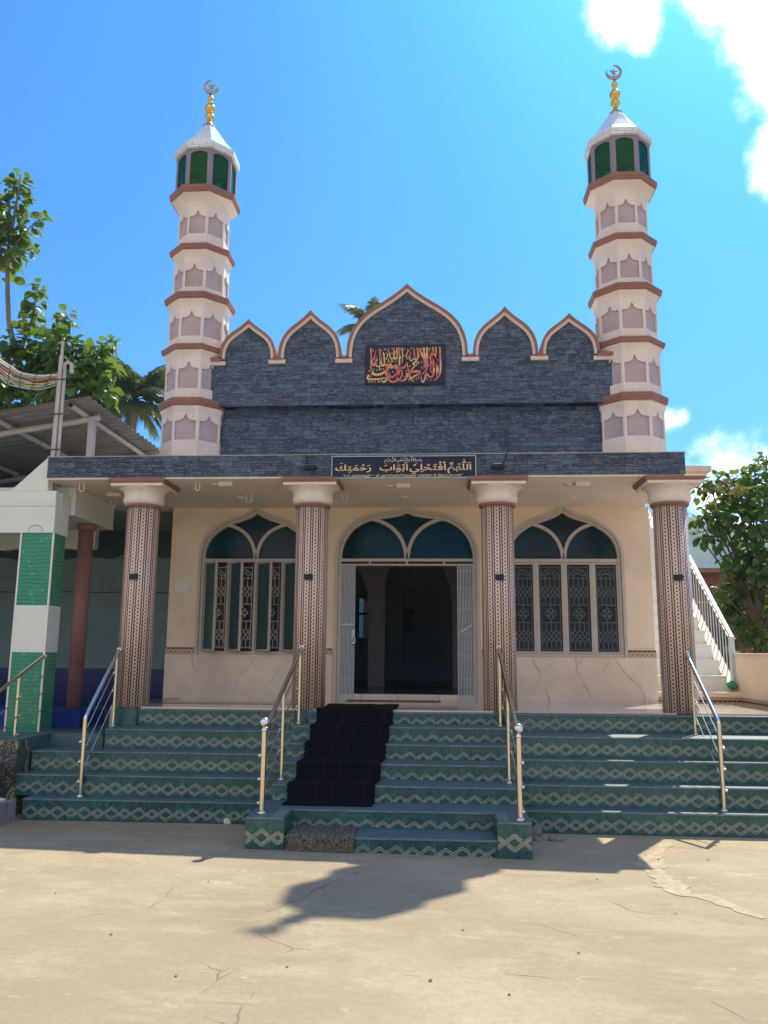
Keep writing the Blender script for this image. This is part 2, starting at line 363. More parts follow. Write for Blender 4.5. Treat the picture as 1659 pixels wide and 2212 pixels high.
MT['mat'] = m_mat()
def m_brick():
    k = NT('red brick wall'); x = k.xyz(); v = k.new('ShaderNodeCombineXYZ'); k.l.new(k.math('ADD', x[0], x[1]), v.inputs[0]); k.l.new(x[2], v.inputs[1])
    b = k.new('ShaderNodeTexBrick'); k.l.new(v.outputs[0], b.inputs['Vector']); b.inputs['Scale'].default_value = 1; b.inputs['Brick Width'].default_value = .23; b.inputs['Row Height'].default_value = .08; b.inputs['Mortar Size'].default_value = .008
    b.inputs['Color1'].default_value = (.17, .055, .04, 1); b.inputs['Color2'].default_value = (.27, .095, .07, 1); b.inputs['Mortar'].default_value = (.22, .17, .15, 1)
    return k.fin(k.mix(k.math('MULTIPLY', k.noise(3, 6), .5), b.outputs['Color'], (.12, .05, .045)), .85, 0, .2)
MT['brick'] = m_brick()
def m_sheet():
    k = NT('grey corrugated sheet')
    col = k.mix(k.ramp(k.noise(1.6, 8, .65), .3, .7), (.20, .19, .18), (.30, .285, .27)); col = k.mix(k.math('MULTIPLY', k.ramp(k.noise(5, 8, .75), .6, .75), .4), col, (.14, .10, .075))
    return k.fin(col, .55, .15, .4)
MT['sheet'] = m_sheet()
def m_leaf(name, c1, c2, tr, trw=.4, rough=.42):
    k = NT(name); g = k.new('ShaderNodeNewGeometry')
    col = k.mix(g.outputs['Random Per Island'], c1, c2); k.fin(col, rough, 0, .45)
    t = k.new('ShaderNodeBsdfTranslucent'); k.put(t.inputs['Color'], k.mix(g.outputs['Random Per Island'], tr, tuple(x * .6 for x in tr)))
    mx = k.new('ShaderNodeMixShader'); mx.inputs[0].default_value = trw
    k.l.new(k.b.outputs[0], mx.inputs[1]); k.l.new(t.outputs[0], mx.inputs[2]); k.l.new(mx.outputs[0], k.out.inputs['Surface'])
    return k.m
MT['leaf'] = m_leaf('broad green leaves', (.030, .085, .018), (.085, .155, .035), (.25, .38, .045), .36)
MT['leafr'] = m_leaf('deep green broad leaves', (.030, .085, .020), (.085, .150, .032), (.25, .38, .045), .36)
MT['palm'] = m_leaf('palm fronds', (.030, .065, .030), (.085, .115, .050), (.22, .28, .06), .25, .35)
MT['flower'] = m_leaf('pale yellow flower sprays', (.26, .24, .06), (.36, .33, .10), (.3, .28, .08), .2, .8)
MT['bark'] = paint('brown bark', (.12, .085, .06), .3, 9, .9, .5)
MT['greybark'] = paint('grey bark', (.22, .19, .16), .3, 9, .9, .5)
def m_hill():
    k = NT('wooded hillside'); n = k.noise(.02, 9, .65); col = k.mix(k.ramp(n, .35, .65), (.035, .065, .028), (.10, .13, .06))
    return k.fin(col, .95, 0, .1)
MT['hill'] = m_hill()
def m_calli():
    k = NT('red to gold printed lettering'); x = k.xyz()
    n = k.noise(3.6, 2, .5)
    return k.fin(k.mix(k.ramp(n, .44, .56), (.72, .42, .14), (.62, .13, .09)), .45, 0, .4)
MT['calli'] = m_calli()
MT['navy'] = paint('navy sign board', (.006, .010, .032), .15, 5, .25, 0)
def m_roofcap():
    k = NT('white glazed roof tiles'); x = k.xyz()
    b = k.new('ShaderNodeTexBrick', offset=.5); v = k.new('ShaderNodeCombineXYZ')
    k.l.new(k.math('ADD', k.math('MULTIPLY', k.math('ARCTAN2', x[1], x[0]), .45), 7.0), v.inputs[0]); k.l.new(x[2], v.inputs[1]); k.l.new(v.outputs[0], b.inputs['Vector'])
    b.inputs['Scale'].default_value = 1; b.inputs['Brick Width'].default_value = .20; b.inputs['Row Height'].default_value = .085; b.inputs['Mortar Size'].default_value = .004
    b.inputs['Color1'].default_value = (.62, .64, .64, 1); b.inputs['Color2'].default_value = (.72, .74, .74, 1); b.inputs['Mortar'].default_value = (.32, .34, .36, 1)
    return k.fin(b.outputs['Color'], .25, 0, .5)
MT['roofcap'] = m_roofcap()

# ---------------------------------------------------------------- mesh helpers
class MB:
    def __init__(s): s.v = []; s.f = []; s.m = []; s.smooth = []
    def add(s, vs, fs, mi=0, sm=False):
        o = len(s.v); s.v += [tuple(map(float, p)) for p in vs]
        for f in fs: s.f.append(tuple(i + o for i in f)); s.m.append(mi); s.smooth.append(sm)
        return s
    def box(s, x0, x1, y0, y1, z0, z1, mi=0):
        v = [(x0, y0, z0), (x1, y0, z0), (x1, y1, z0), (x0, y1, z0), (x0, y0, z1), (x1, y0, z1), (x1, y1, z1), (x0, y1, z1)]
        return s.add(v, [(0, 3, 2, 1), (4, 5, 6, 7), (0, 1, 5, 4), (1, 2, 6, 5), (2, 3, 7, 6), (3, 0, 4, 7)], mi)
    def bbox(s, x0, x1, y0, y1, z0, z1, b=.01, mi=0):           # box with chamfered edges along its top
        v = []
        for z, i in ((z0, 0), (z1 - b, 0), (z1, b)):
            v += [(x0 + i, y0 + i, z), (x1 - i, y0 + i, z), (x1 - i, y1 - i, z), (x0 + i, y1 - i, z)]
        f = [(0, 3, 2, 1), (8, 9, 10, 11)]
        for r in (0, 4):
            for k in range(4): f.append((r + k, r + (k + 1) % 4, r + 4 + (k + 1) % 4, r + 4 + k))
        return s.add(v, f, mi)
    def bar(s, a, b, w, h=None, mi=0, up=(0, 0, 1)):             # rectangular bar between two points
        h = h or w; a = Vector(a); b = Vector(b); d = (b - a).normalized(); u = Vector(up)
        if abs(d.dot(u)) > .98: u = Vector((0, 1, 0))
        x = d.cross(u).normalized() * w / 2; y = x.cross(d).normalized() * h / 2
        v = [a - x - y, a + x - y, a + x + y, a - x + y, b - x - y, b + x - y, b + x + y, b - x + y]
        return s.add(v, [(0, 3, 2, 1), (4, 5, 6, 7), (0, 1, 5, 4), (1, 2, 6, 5), (2, 3, 7, 6), (3, 0, 4, 7)], mi)
    def tube(s, pts, r, n=10, mi=0, cap=True, sm=True):
        pts = [Vector(p) for p in pts]; rs = r if isinstance(r, (list, tuple)) else [r] * len(pts)
        o = []; prev = None
        for i, p in enumerate(pts):
            d = (pts[min(i + 1, len(pts) - 1)] - pts[max(i - 1, 0)]).normalized()
            if prev is None:
                u = Vector((0, 0, 1)) if abs(d.z) < .9 else Vector((1, 0, 0)); x = d.cross(u).normalized()
            else: x = (prev - d * prev.dot(d)).normalized()
            prev = x; y = d.cross(x)
            for k in range(n):
                a = 2 * PI * k / n; o.append(p + (x * math.cos(a) + y * math.sin(a)) * rs[i])
        f = []
        for i in range(len(pts) - 1):
            for k in range(n): f.append((i * n + k, i * n + (k + 1) % n, (i + 1) * n + (k + 1) % n, (i + 1) * n + k))
        s.add(o, f, mi, sm)
        if cap:
            s.add(o[:n], [tuple(range(n - 1, -1, -1))], mi); s.add(o[-n:], [tuple(range(n))], mi)
        return s
    def lathe(s, prof, c, n=32, mi=0, sm=True, ph=0.0):         # prof: (radius, z) from bottom to top
        o = []; f = []
        for (r, z) in prof:
            for k in range(n):
                a = 2 * PI * k / n + ph; o.append((c[0] + r * math.cos(a), c[1] + r * math.sin(a), z))
        for i in range(len(prof) - 1):
            for k in range(n): f.append((i * n + k, i * n + (k + 1) % n, (i + 1) * n + (k + 1) % n, (i + 1) * n + k))
        f.append(tuple(range(n - 1, -1, -1))); f.append(tuple((len(prof) - 1) * n + k for k in range(n)))
        return s.add(o, f, mi, sm)
    def ball(s, c, r, n=14, mi=0):
        pr = [(max(1e-4, r * math.sin(PI * i / 10)), c[2] - r * math.cos(PI * i / 10)) for i in range(11)]
        return s.lathe(pr, c, n, mi)
    def prism(s, poly, y0, y1, mi=0):                           # poly: (x, z) outline, counter-clockwise seen from the front
        n = len(poly); v = [(x, y0, z) for x, z in poly] + [(x, y1, z) for x, z in poly]
        f = [tuple(range(n)), tuple(range(2 * n - 1, n - 1, -1))]
        for i in range(n): j = (i + 1) % n; f.append((j, i, n + i, n + j))
        return s.add(v, f, mi)
    def xf(s, fn): s.v = [tuple(fn(Vector(p))) for p in s.v]; return s
    def join(s, o, mi=None):
        k = len(s.v); s.v += o.v; s.f += [tuple(i + k for i in f) for f in o.f]; s.m += o.m if mi is None else [mi] * len(o.f); s.smooth += o.smooth; return s

WO = {}
def root(name, loc, label, cat, group=None):
    o = bpy.data.objects.new(name, None); COL.objects.link(o); o.location = loc; o.empty_display_size = .1; WO[o.name] = Vector(loc)
    tag(o, label, cat, group); return o
def tag(o, label=None, cat=None, group=None, kind=None):
    for k, v in (('label', label), ('category', cat), ('group', group), ('kind', kind)):
        if v: o[k] = v
    return o
def obj(name, mb, mats, parent=None, origin=None, label=None):
    if not isinstance(mats, (list, tuple)): mats = [mats]
    pw = WO[parent.name] if parent is not None else Vector((0, 0, 0))
    ow = Vector(origin) if origin is not None else pw
    me = bpy.data.meshes.new(name); me.from_pydata([(p[0] - ow.x, p[1] - ow.y, p[2] - ow.z) for p in mb.v], [], mb.f)
    for m in mats: me.materials.append(MT[m] if isinstance(m, str) else m)
    me.polygons.foreach_set('material_index', mb.m); me.polygons.foreach_set('use_smooth', mb.smooth); me.update()
    o = bpy.data.objects.new(name, me); COL.objects.link(o); WO[o.name] = ow
    if parent is not None: o.parent = parent
    o.location = ow - pw
    if label: o['label'] = label
    return o
def kids(o): return [c for c in bpy.data.objects if c.parent == o]
def dup(o, loc, label=None, parent=None):
    c = o.copy(); COL.objects.link(c)
    if parent is not None: c.parent = parent
    if loc is not None: c.location = loc
    if label: c['label'] = label
    for k in kids(o): dup(k, None, None, c)
    return c
def bez(p0, p1, p2, p3, n):
    return [tuple((1 - t) ** 3 * a + 3 * (1 - t) ** 2 * t * b + 3 * (1 - t) * t * t * c + t ** 3 * d for a, b, c, d in zip(p0, p1, p2, p3)) for t in (i / n for i in range(n + 1))]
def smooth_line(pts, n=6):                                       # Catmull-Rom through the points
    pts = [np.array(p, float) for p in pts]; out = []
    for i in range(len(pts) - 1):
        a = pts[max(i - 1, 0)]; b = pts[i]; c = pts[i + 1]; d = pts[min(i + 2, len(pts) - 1)]
        for k in range(n):
            t = k / n; out.append(.5 * ((2 * b) + (c - a) * t + (2 * a - 5 * b + 4 * c - d) * t * t + (3 * b - a - 3 * c + d) * t ** 3))
    out.append(pts[-1]); return out
def wall_open(x0, x1, z0, z1, y0, y1, ops, mi=0, back=True):     # wall slab with openings; op = outline (x, z) left foot .. over the top .. right foot
    mb = MB(); cur = x0
    def q(a, b, c, d, flip=False): mb.add([a, b, c, d], [(0, 1, 2, 3)] if not flip else [(3, 2, 1, 0)], mi)
    def col(xa, za, xb, zb, ta, tb):                              # quads at front and back between (xa, za..ta) and (xb, zb..tb)
        q((xa, y0, za), (xb, y0, zb), (xb, y0, tb), (xa, y0, ta))
        if back: q((xa, y1, za), (xb, y1, zb), (xb, y1, tb), (xa, y1, ta), True)
    for op in ops:
        col(cur, z0, op[0][0], z0, z1, z1)
        for (xa, za), (xb, zb) in zip(op[:-1], op[1:]):
            if xb - xa > 1e-6: col(xa, za, xb, zb, z1, z1)
            q((xa, y0, za), (xa, y1, za), (xb, y1, zb), (xb, y0, zb))
        fz = op[0][1]
        if fz > z0 + 1e-6:
            col(op[0][0], z0, op[-1][0], z0, fz, fz)
            q((op[0][0], y0, fz), (op[-1][0], y0, fz), (op[-1][0], y1, fz), (op[0][0], y1, fz))
        cur = op[-1][0]
    col(cur, z0, x1, z0, z1, z1)
    q((x0, y0, z0), (x0, y0, z1), (x0, y1, z1), (x0, y1, z0)); q((x1, y0, z0), (x1, y1, z0), (x1, y1, z1), (x1, y0, z1))
    q((x0, y0, z1), (x1, y0, z1), (x1, y1, z1), (x0, y1, z1)); q((x0, y0, z0), (x0, y1, z0), (x1, y1, z0), (x1, y0, z0))
    return mb
def band_strip(mb, outer, inner, y0, y1, mi=0):                   # solid strip between two polylines in the facade plane
    n = len(outer)
    v = [(x, y0, z) for x, z in outer] + [(x, y0, z) for x, z in inner] + [(x, y1, z) for x, z in outer] + [(x, y1, z) for x, z in inner]
    f = []
    for i in range(n - 1):
        f += [(i, n + i, n + i + 1, i + 1), (2 * n + i + 1, 3 * n + i + 1, 3 * n + i, 2 * n + i), (i + 1, 2 * n + i + 1, 2 * n + i, i), (n + i, 3 * n + i, 3 * n + i + 1, n + i + 1)]
    f += [(0, 2 * n, 3 * n, n), (n - 1, 2 * n - 1, 4 * n - 1, 3 * n - 1)]
    return mb.add(v, f, mi)
def offset(poly, d):                                              # offset an open polyline to its right hand side
    p = [np.array(q, float) for q in poly]; out = []
    for i in range(len(p)):
        t = p[min(i + 1, len(p) - 1)] - p[max(i - 1, 0)]; t /= np.linalg.norm(t) + 1e-9
        out.append((p[i][0] + t[1] * d, p[i][1] - t[0] * d))
    return out
def arch_off(poly, d):                                            # offset of a symmetric pointed outline, mitred at its apex
    m = len(poly) // 2; cx = poly[m][0]; L = offset(poly[:m + 1], d); cut = None
    for i in range(m):
        if L[i + 1][0] >= cx - 1e-6:
            t = (cx - L[i][0]) / max(1e-9, L[i + 1][0] - L[i][0]); cut = (i, L[i][1] + (L[i + 1][1] - L[i][1]) * t); break
    if cut is not None: L = L[:cut[0] + 1] + [(cx, cut[1])] * (m - cut[0])
    else:
        a, b_ = L[-2], L[-1]; t = (cx - b_[0]) / max(1e-6, b_[0] - a[0]); L[-1] = (cx, b_[1] + (b_[1] - a[1]) * min(t, 6))
    return L + [(2 * cx - x, z) for x, z in reversed(L[:-1])]
# ---------------------------------------------------------------- ground and hill
g = MB(); R_ = 900.0
gxs = [-R_, -14] + [-12 + i * .5 for i in range(29)] + [3, R_]; gys = [-300, -14] + [-12 + i * .4 for i in range(27)] + [-1.2, R_]
gzf = lambda x, y: .015 * min(8.0, max(0.0, 2.0 - x)) * min(1.0, max(0.0, (-1.5 - y) / 1.1))    # the yard rises a little towards the neighbour
gv = [(x, y_, gzf(x, y_)) for y_ in gys for x in gxs]; ng = len(gxs)
g.add(gv, [(j * ng + i, j * ng + i + 1, (j + 1) * ng + i + 1, (j + 1) * ng + i) for j in range(len(gys) - 1) for i in range(ng - 1)], 0, True)
tag(obj('ground', g, 'ground'), kind='structure')
pp = MB()      # the pale cement repair in the yard right of the steps
def patch(line, ws, z=.004):
    pts = smooth_line([(x, y) for x, y in line], 5); n = len(pts); L = []; Rr = []
    for i, p in enumerate(pts):
        t = pts[min(i + 1, n - 1)] - pts[max(i - 1, 0)]; t /= np.linalg.norm(t); nn = np.array([-t[1], t[0]])
        w = np.interp(i / (n - 1), np.linspace(0, 1, len(ws)), ws) * (1 + .5 * (random.random() - .5) * 1.7)
        L.append(p + nn * w); Rr.append(p - nn * w * (.8 + .4 * random.random()))
    v = [(a[0], a[1], z + gzf(a[0], a[1])) for a in L + Rr]
    return v, [(n + i, n + i + 1, i + 1, i) for i in range(n - 1)]
def gp(u, v):
    d = pixdir(u, v); z = 0.0
    for _ in range(4): p = CAM + (z - CAM[2]) / d[2] * d; z = gzf(p[0], p[1])
    return p[0], p[1]
pp.add(*patch([gp(1445, 1820), gp(1420, 1842), gp(1405, 1868), gp(1425, 1892), gp(1450, 1912), gp(1475, 1930), gp(1530, 1940), gp(1590, 1962), gp(1650, 1985)], [.05, .09, .12, .10, .14, .09, .07, .06, .05]))
tag(obj('ground_patch', pp, 'patch'), kind='structure')
hb = MB(); nx, ny = 60, 14; hv = []
for j in range(ny + 1):
    for i in range(nx + 1):
        x = 60 + 900 * i / nx; y = 780 + 420 * j / ny
        prof = 150 * math.exp(-((x - 260) / 200) ** 2) + 105 * math.exp(-((x - 560) / 170) ** 2) + 60 * math.exp(-((x - 820) / 200) ** 2)
        e = math.sin(PI * j / ny) ** .8 if 0 < j < ny else 0
        hv.append((x, y, prof * e * (1 + .10 * math.sin(x * .045 + j) + .05 * math.sin(x * .13 + 2 * j)) - .5))
hb.add(hv, [(j * (nx + 1) + i, j * (nx + 1) + i + 1, (j + 1) * (nx + 1) + i + 1, (j + 1) * (nx + 1) + i) for j in range(ny) for i in range(nx)], 0, True)
tag(obj('hill', hb, 'hill'), kind='structure')

# ---------------------------------------------------------------- the mosque
FL, CEI = 1.28, 4.466
MQ = root('mosque', (0, 2, 0), 'cream mosque front with dark stone parapet, arched windows and patterned porch columns', 'mosque')
b = MB(); b.box(-4.06, 5.28, -.14, 12, .0, FL - .02); obj('plinth', b, 'concrete', MQ)
b = MB(); b.box(-1.5, 5.28, -.20, 2.3, FL - .02, FL); b.box(-4.06, -1.5, -.14, 2.3, FL - .02, FL)
obj('porch_floor', b, 'floor', MQ)
b = MB(); b.box(-3.75, -1.5, .62, 1.15, FL, FL + .004); b.box(-4.055, -3.75, -.12, 2.05, FL, FL + .004); obj('floor_border', b, 'granite', MQ)
def arch(cx, h, zs, sx, sz, az_, foot, s1=.10, s2=.20):
    L = [(-h, foot), (-h, zs)] + bez((-h, zs), (-h, zs + (sz - zs) * .58), (-sx - (h - sx) * .55, sz - s1), (-sx, sz), 12)[1:] + bez((-sx, sz), (-sx * .62, sz + s1 * .55), (-sx * .22, az_ - s2 * .8), (0, az_), 8)[1:]
    return [(cx + x, z) for x, z in L] + [(cx - x, z) for x, z in reversed(L[:-1])]
WZ, WB = 3.597, 2.0
WLx, WRx, DX = -2.592, 2.566, -.03
opW = lambda cx: arch(cx, .925, WZ, .50, 4.215, 4.45, WB, .13, .17)
opD = arch(DX, 1.155, 3.588, .52, 4.32, 4.44, FL, .05, .10)
wl_ = wall_open(-4.055, 3.98, FL, CEI, 2.08, 2.30, [opW(WLx), opD, opW(WRx)])
obj('front_wall', wl_, 'cream', MQ)
for xa, xb, wc in ((-4.06, DX - 1.23, WLx), (DX + 1.23, 3.985, WRx)):      # marble dado, proud of the wall
    b = MB(); b.prism([(xa, FL), (xb, FL), (xb, 2.0), (wc + .925, 2.0), (wc + .925, 1.985), (wc - .925, 1.985), (wc - .925, 2.0), (xa, 2.0)], 2.06, 2.08); obj('dado', b, 'marble', MQ)
for xa, xb in ((-4.06, WLx - .975), (WLx + .985, DX - 1.23), (DX + 1.23, WRx - .985), (WRx + .975, 3.985)):
    b = MB(); b.box(xa, xb, 2.052, 2.08, 2.0, 2.108); obj('border_band', b, 'bandx', MQ)
b = MB(); b.box(3.78, 3.98, 2.30, 12, FL, CEI); b.box(-4.055, -3.85, 2.30, 12, FL, CEI); b.box(-1.2, 3.78, 11.8, 12, FL, CEI); b.box(-3.85, -2.1, 11.8, 12, FL, CEI); b.box(-2.1, -1.2, 11.8, 12, FL, 2.2); b.box(-2.1, -1.2, 11.8, 12, 3.9, CEI); obj('side_wall', b, 'cream', MQ)
b = MB(); b.box(-2.1, -1.2, 11.88, 11.89, 2.2, 3.9); obj('rear_pane', b, 'sashrear', MQ)
b = MB(); b.box(-1.78, -1.72, 11.82, 11.86, 2.2, 3.9); b.box(-2.1, -1.2, 11.82, 11.86, 3.12, 3.18); b.tube([(-1.75 + .38 * math.cos(t), 11.84, 3.15 + .5 * math.sin(t)) for t in np.linspace(0, PI, 12)], .03, 6); obj('rear_window_bars', b, 'black', MQ)
b = MB(); b.box(-5.15, 3.88, -.285, 2.30, CEI, 4.70); b.box(-4.055, 3.98, 2.30, 12, CEI, 4.72); obj('roof_slab', b, 'ceiling', MQ)
b = MB(); b.box(-5.15, 3.88, -.30, -.17, 4.492, 4.794); b.box(3.75, 3.882, -.17, 1.9, 4.492, 4.794); b.box(-5.152, -5.02, -.17, 1.9, 4.702, 4.794)
obj('parapet', b, 'ledge', MQ)
b = MB(); b.box(-5.16, 3.89, -.31, -.16, 4.794, 4.806); obj('parapet_cap', b, 'concrete', MQ)
b = MB(); b.box(3.985, 5.02, 2.0, 2.9, 5.05, 5.14); obj('sunshade', b, 'trimcream', MQ)

# stone gable screen on the roof
GX = -.042
b = MB(); b.box(-3.6, 3.52, 2.37, 2.6, 4.71, 6.34); obj('lower_screen', b, 'ledge', MQ)
def gable(c, w, z0, za, n=9):
    h = za - z0
    L = bez((-w, 0), (-w, .38 * h), (-.80 * w, .55 * h), (-.5 * w, .70 * h), n) + bez((-.5 * w, .70 * h), (-.3 * w, .80 * h), (-.11 * w, .90 * h), (0, h), n)[1:]
    return [(c + x, z0 + z) for x, z in L] + [(c - x, z0 + z) for x, z in reversed(L[:-1])]
gz = 7.18; prof = [(-3.52, gz)]
arcs = []
for c, w, za in ((-2.835, .50, 7.90), (-1.72, .555, 8.045), (0, 1.06, 8.515), (1.72, .555, 8.045), (2.835, .50, 7.90)):
    a = gable(GX + c, w, gz, za); arcs.append(a); prof += a
prof.append((3.50, gz))
mb = MB(); n = len(prof)
top = [(x, 2.17, z) for x, z in prof]; bot = [(x, 2.17, 6.31) for x, z in prof]; topb = [(x, 2.42, z) for x, z in prof]; botb = [(x, 2.42, 6.31) for x, z in prof]
mb.add(bot + top, [(i, i + 1, n + i + 1, n + i) for i in range(n - 1)]); mb.add(botb + topb, [(n + i, n + i + 1, i + 1, i) for i in range(n - 1)])
mb.add(top + topb, [(i, i + 1, n + i + 1, n + i) for i in range(n - 1)]); mb.add(bot + botb, [(n + i, n + i + 1, i + 1, i) for i in range(n - 1)])
gs = obj('gable_screen', mb, 'ledge', MQ)
br = MB(); cr_ = MB()
for a in arcs:
    o1 = arch_off(a, -.012); i1 = arch_off(a, .032); i2 = arch_off(a, .084)
    band_strip(br, o1, i1, 2.10, 2.44); band_strip(cr_, i1, i2, 2.13, 2.20)
for (a0, a1) in zip(arcs[:-1], arcs[1:]):
    xv = (a0[-1][0] + a1[0][0]) / 2; br.box(xv - .05, xv + .05, 2.105, 2.44, gz - .03, gz + .02); cr_.box(xv - .15, xv + .15, 2.128, 2.20, gz - .10, gz - .03)
for s_, x in ((-1, arcs[0][0][0]), (1, arcs[-1][-1][0])):
    xa, xb = sorted((x - s_ * .04, s_ * 3.53)); br.box(xa, xb, 2.10, 2.44, gz - .045, gz + .02); cr_.box(min(x - s_ * .10, xb) if s_ > 0 else xa, xb if s_ > 0 else x + .10, 2.13, 2.20, gz - .115, gz - .045)
obj('coping', br, 'brown', gs); obj('coping_band', cr_, 'trimcream', gs)

# columns
def column(x, proto=None):
    b = MB(); b.lathe([(.23, FL), (.23, 4.085)], (x, 0), 40); c = obj('column', b, 'column', MQ, (x, 0, FL))
    b = MB(); b.lathe([(.233, 4.075), (.25, 4.08), (.262, 4.10), (.262, 4.118), (.25, 4.125)], (x, 0), 40); obj('collar', b, 'brown', c)
    b = MB(); b.lathe([(.25, 4.12), (.278, 4.145), (.292, 4.18), (.288, 4.22), (.282, 4.26), (.292, 4.30), (.318, 4.335), (.365, 4.362)], (x, 0), 40); b.box(x - .375, x + .375, -.345, .345, 4.36, 4.40); obj('capital', b, 'minaret', c)
    b = MB()
    v = []
    for z, h in ((4.40, .345), (4.41, .36), (4.432, .372), (4.455, .372), (4.468, .36)): v += [(x - h - .035, -h, z), (x + h + .035, -h, z), (x + h + .035, h, z), (x - h - .035, h, z)]
    f = [(0, 3, 2, 1), (16, 17, 18, 19)] + [(r + k, r + (k + 1) % 4, r + 4 + (k + 1) % 4, r + 4 + k) for r in (0, 4, 8, 12) for k in range(4)]
    b.add(v, f); obj('abacus', b, 'brown', c)
    b = MB(); b.lathe([(.235, .95), (.235, FL - .004)], (x, 0), 10, 0, False, .31); obj('column_base', b, 'green', c)
    return c
CX = (-3.805, -1.32, 1.32, 3.722)
for x in CX: column(x)

# windows
def ribbon_arch(mb, outline, w, y0, y1, mi=0): band_strip(mb, outline, arch_off(outline, w), y0, y1, mi)
def sub_arches(cx, h, zs, top, y0, y1, w, sx):
    mb = MB()
    for s_ in (-1, 1):
        pts = bez((cx + s_ * .012, zs), (cx + s_ * .03, zs + (top - zs) * .55), (cx + s_ * (h * .22), top - .06), (cx + s_ * (h * .62), top), 14)
        L = pts if s_ < 0 else pts
        o = offset(L, w / 2); i = offset(L, -w / 2); band_strip(mb, o if s_ > 0 else i, i if s_ > 0 else o, y0, y1)
    return mb
def grille(cx, w, z0, z1, y, r=.0085):
    mb = MB(); H = z1 - z0; a, c = cx - w / 2, cx + w / 2
    Z = lambda t: z0 + H * t
    def ln(*p): mb.tube([(x, y, z) for x, z in p], r, 5, 0, False, False)
    ln((a, Z(.0)), (a, Z(1))); ln((c, Z(0)), (c, Z(1)))
    for t in (.02, .33, .53, .84, .97): ln((a, Z(t)), (c, Z(t)))
    xs = [a + w * k / 4 for k in range(5)]
    for k in range(1, 4):
        for t0, t1 in ((.02, .10), (.24, .33), (.53, .61), (.75, .84)): ln((xs[k], Z(t0)), (xs[k], Z(t1)))
    for t0, t1 in ((.10, .24), (.61, .75)):
        tm = (t0 + t1) / 2
        for k in range(4):
            ln((xs[k], Z(t0)), (xs[k + 1], Z(tm))); ln((xs[k + 1], Z(t0)), (xs[k], Z(tm))); ln((xs[k], Z(tm)), (xs[k + 1], Z(t1))); ln((xs[k + 1], Z(tm)), (xs[k], Z(t1)))
    for rr in (.48, .27): ln(*[(cx + w * rr * math.cos(PI * i / 10), Z(.84) + w * rr * math.sin(PI * i / 10)) for i in range(11)])
    for k in range(1, 6): q = PI * k / 6; ln((cx + w * .27 * math.cos(q), Z(.84) + w * .27 * math.sin(q)), (cx + w * .48 * math.cos(q), Z(.84) + w * .48 * math.sin(q)))
    cz = Z(.43)
    for q in range(4):
        an = PI / 4 + q * PI / 2
        ln((cx, cz), (cx + .3 * w * math.cos(an), cz + .3 * w * math.sin(an)))
        for s_ in (-1, 1):
            ln(*[(cx + w * (.16 * math.cos(q * PI / 2) + (.16 - .010 * i) * math.cos(q * PI / 2 + s_ * (i * .42 - .3)) * .9), cz + w * (.16 * math.sin(q * PI / 2) + (.16 - .010 * i) * math.sin(q * PI / 2 + s_ * (i * .42 - .3)) * .9)) for i in range(8)])
    ln((a, cz), (a - .07, cz)); ln((c, cz), (c + .07, cz)); ln((cx, Z(.33)), (cx, Z(.37))); ln((cx, Z(.53)), (cx, Z(.49)))
    return mb
def window(cx, opened, label):
    ol = opW(cx)
    b = MB(); ribbon_arch(b, ol, -.045, 2.045, 2.12); ribbon_arch(b, ol, .05, 2.085, 2.24)
    b.box(cx - .925, cx + .925, 2.07, 2.2, WB, WB + .05); b.box(cx - .925, cx + .925, 2.09, 2.2, WZ - .06, WZ)
    for k in (1, 2, 3): xx = cx - .925 + 1.85 * k / 4; b.box(xx - .020, xx + .020, 2.10, 2.2, WB + .05, WZ - .06)
    wf = obj('window', b, 'frame', MQ, label=label)
    obj('arch_bar', sub_arches(cx, .925, WZ, 4.195, 2.09, 2.2, .055, .5), 'frame', wf)
    top = [p for p in ol if p[1] >= WZ - 1e-6]; b = MB(); b.prism(list(reversed(top)), 2.17, 2.18); obj('fanlight', b, 'archglass', wf)
    bw = 1.85 / 4
    for k in range(4):
        x0 = cx - .925 + bw * k + (.05 if k == 0 else .020); x1 = cx - .925 + bw * (k + 1) - (.05 if k == 3 else .020); z0, z1 = WB + .055, WZ - .065
        obj('grille', grille((x0 + x1) / 2, (x1 - x0) * .74, z0 + .03, z1 - .03, 2.215 if opened else 2.137), 'whiteplastic', wf)
        sb = MB(); t = .028; pb = MB()
        for bx in ((x0, x0 + t, z0, z1), (x1 - t, x1, z0, z1), (x0 + t, x1 - t, z0, z0 + t), (x0 + t, x1 - t, z1 - t, z1)): sb.box(bx[0], bx[1], 2.105, 2.14, bx[2], bx[3])
        pb.box(x0 + t, x1 - t, 2.118, 2.126, z0 + t, z1 - t)
        if opened:
            a = -rad((47, 50, 46, 49)[k]); hx, hy = x0, 2.10
            def rot(p, a=a, hx=hx, hy=hy):
                dx, dy = p.x - hx, p.y - hy; return Vector((hx + dx * math.cos(a) - dy * math.sin(a), hy + dx * math.sin(a) + dy * math.cos(a), p.z))
            sb.xf(rot); pb.xf(rot)
        obj('sash', sb, 'frame', wf); obj('pane', pb, 'sashglass' if opened else 'frosted', wf)
    return wf
window(WLx, True, 'arched window with four casements standing open')
window(WRx, False, 'arched window with four closed frosted casements')
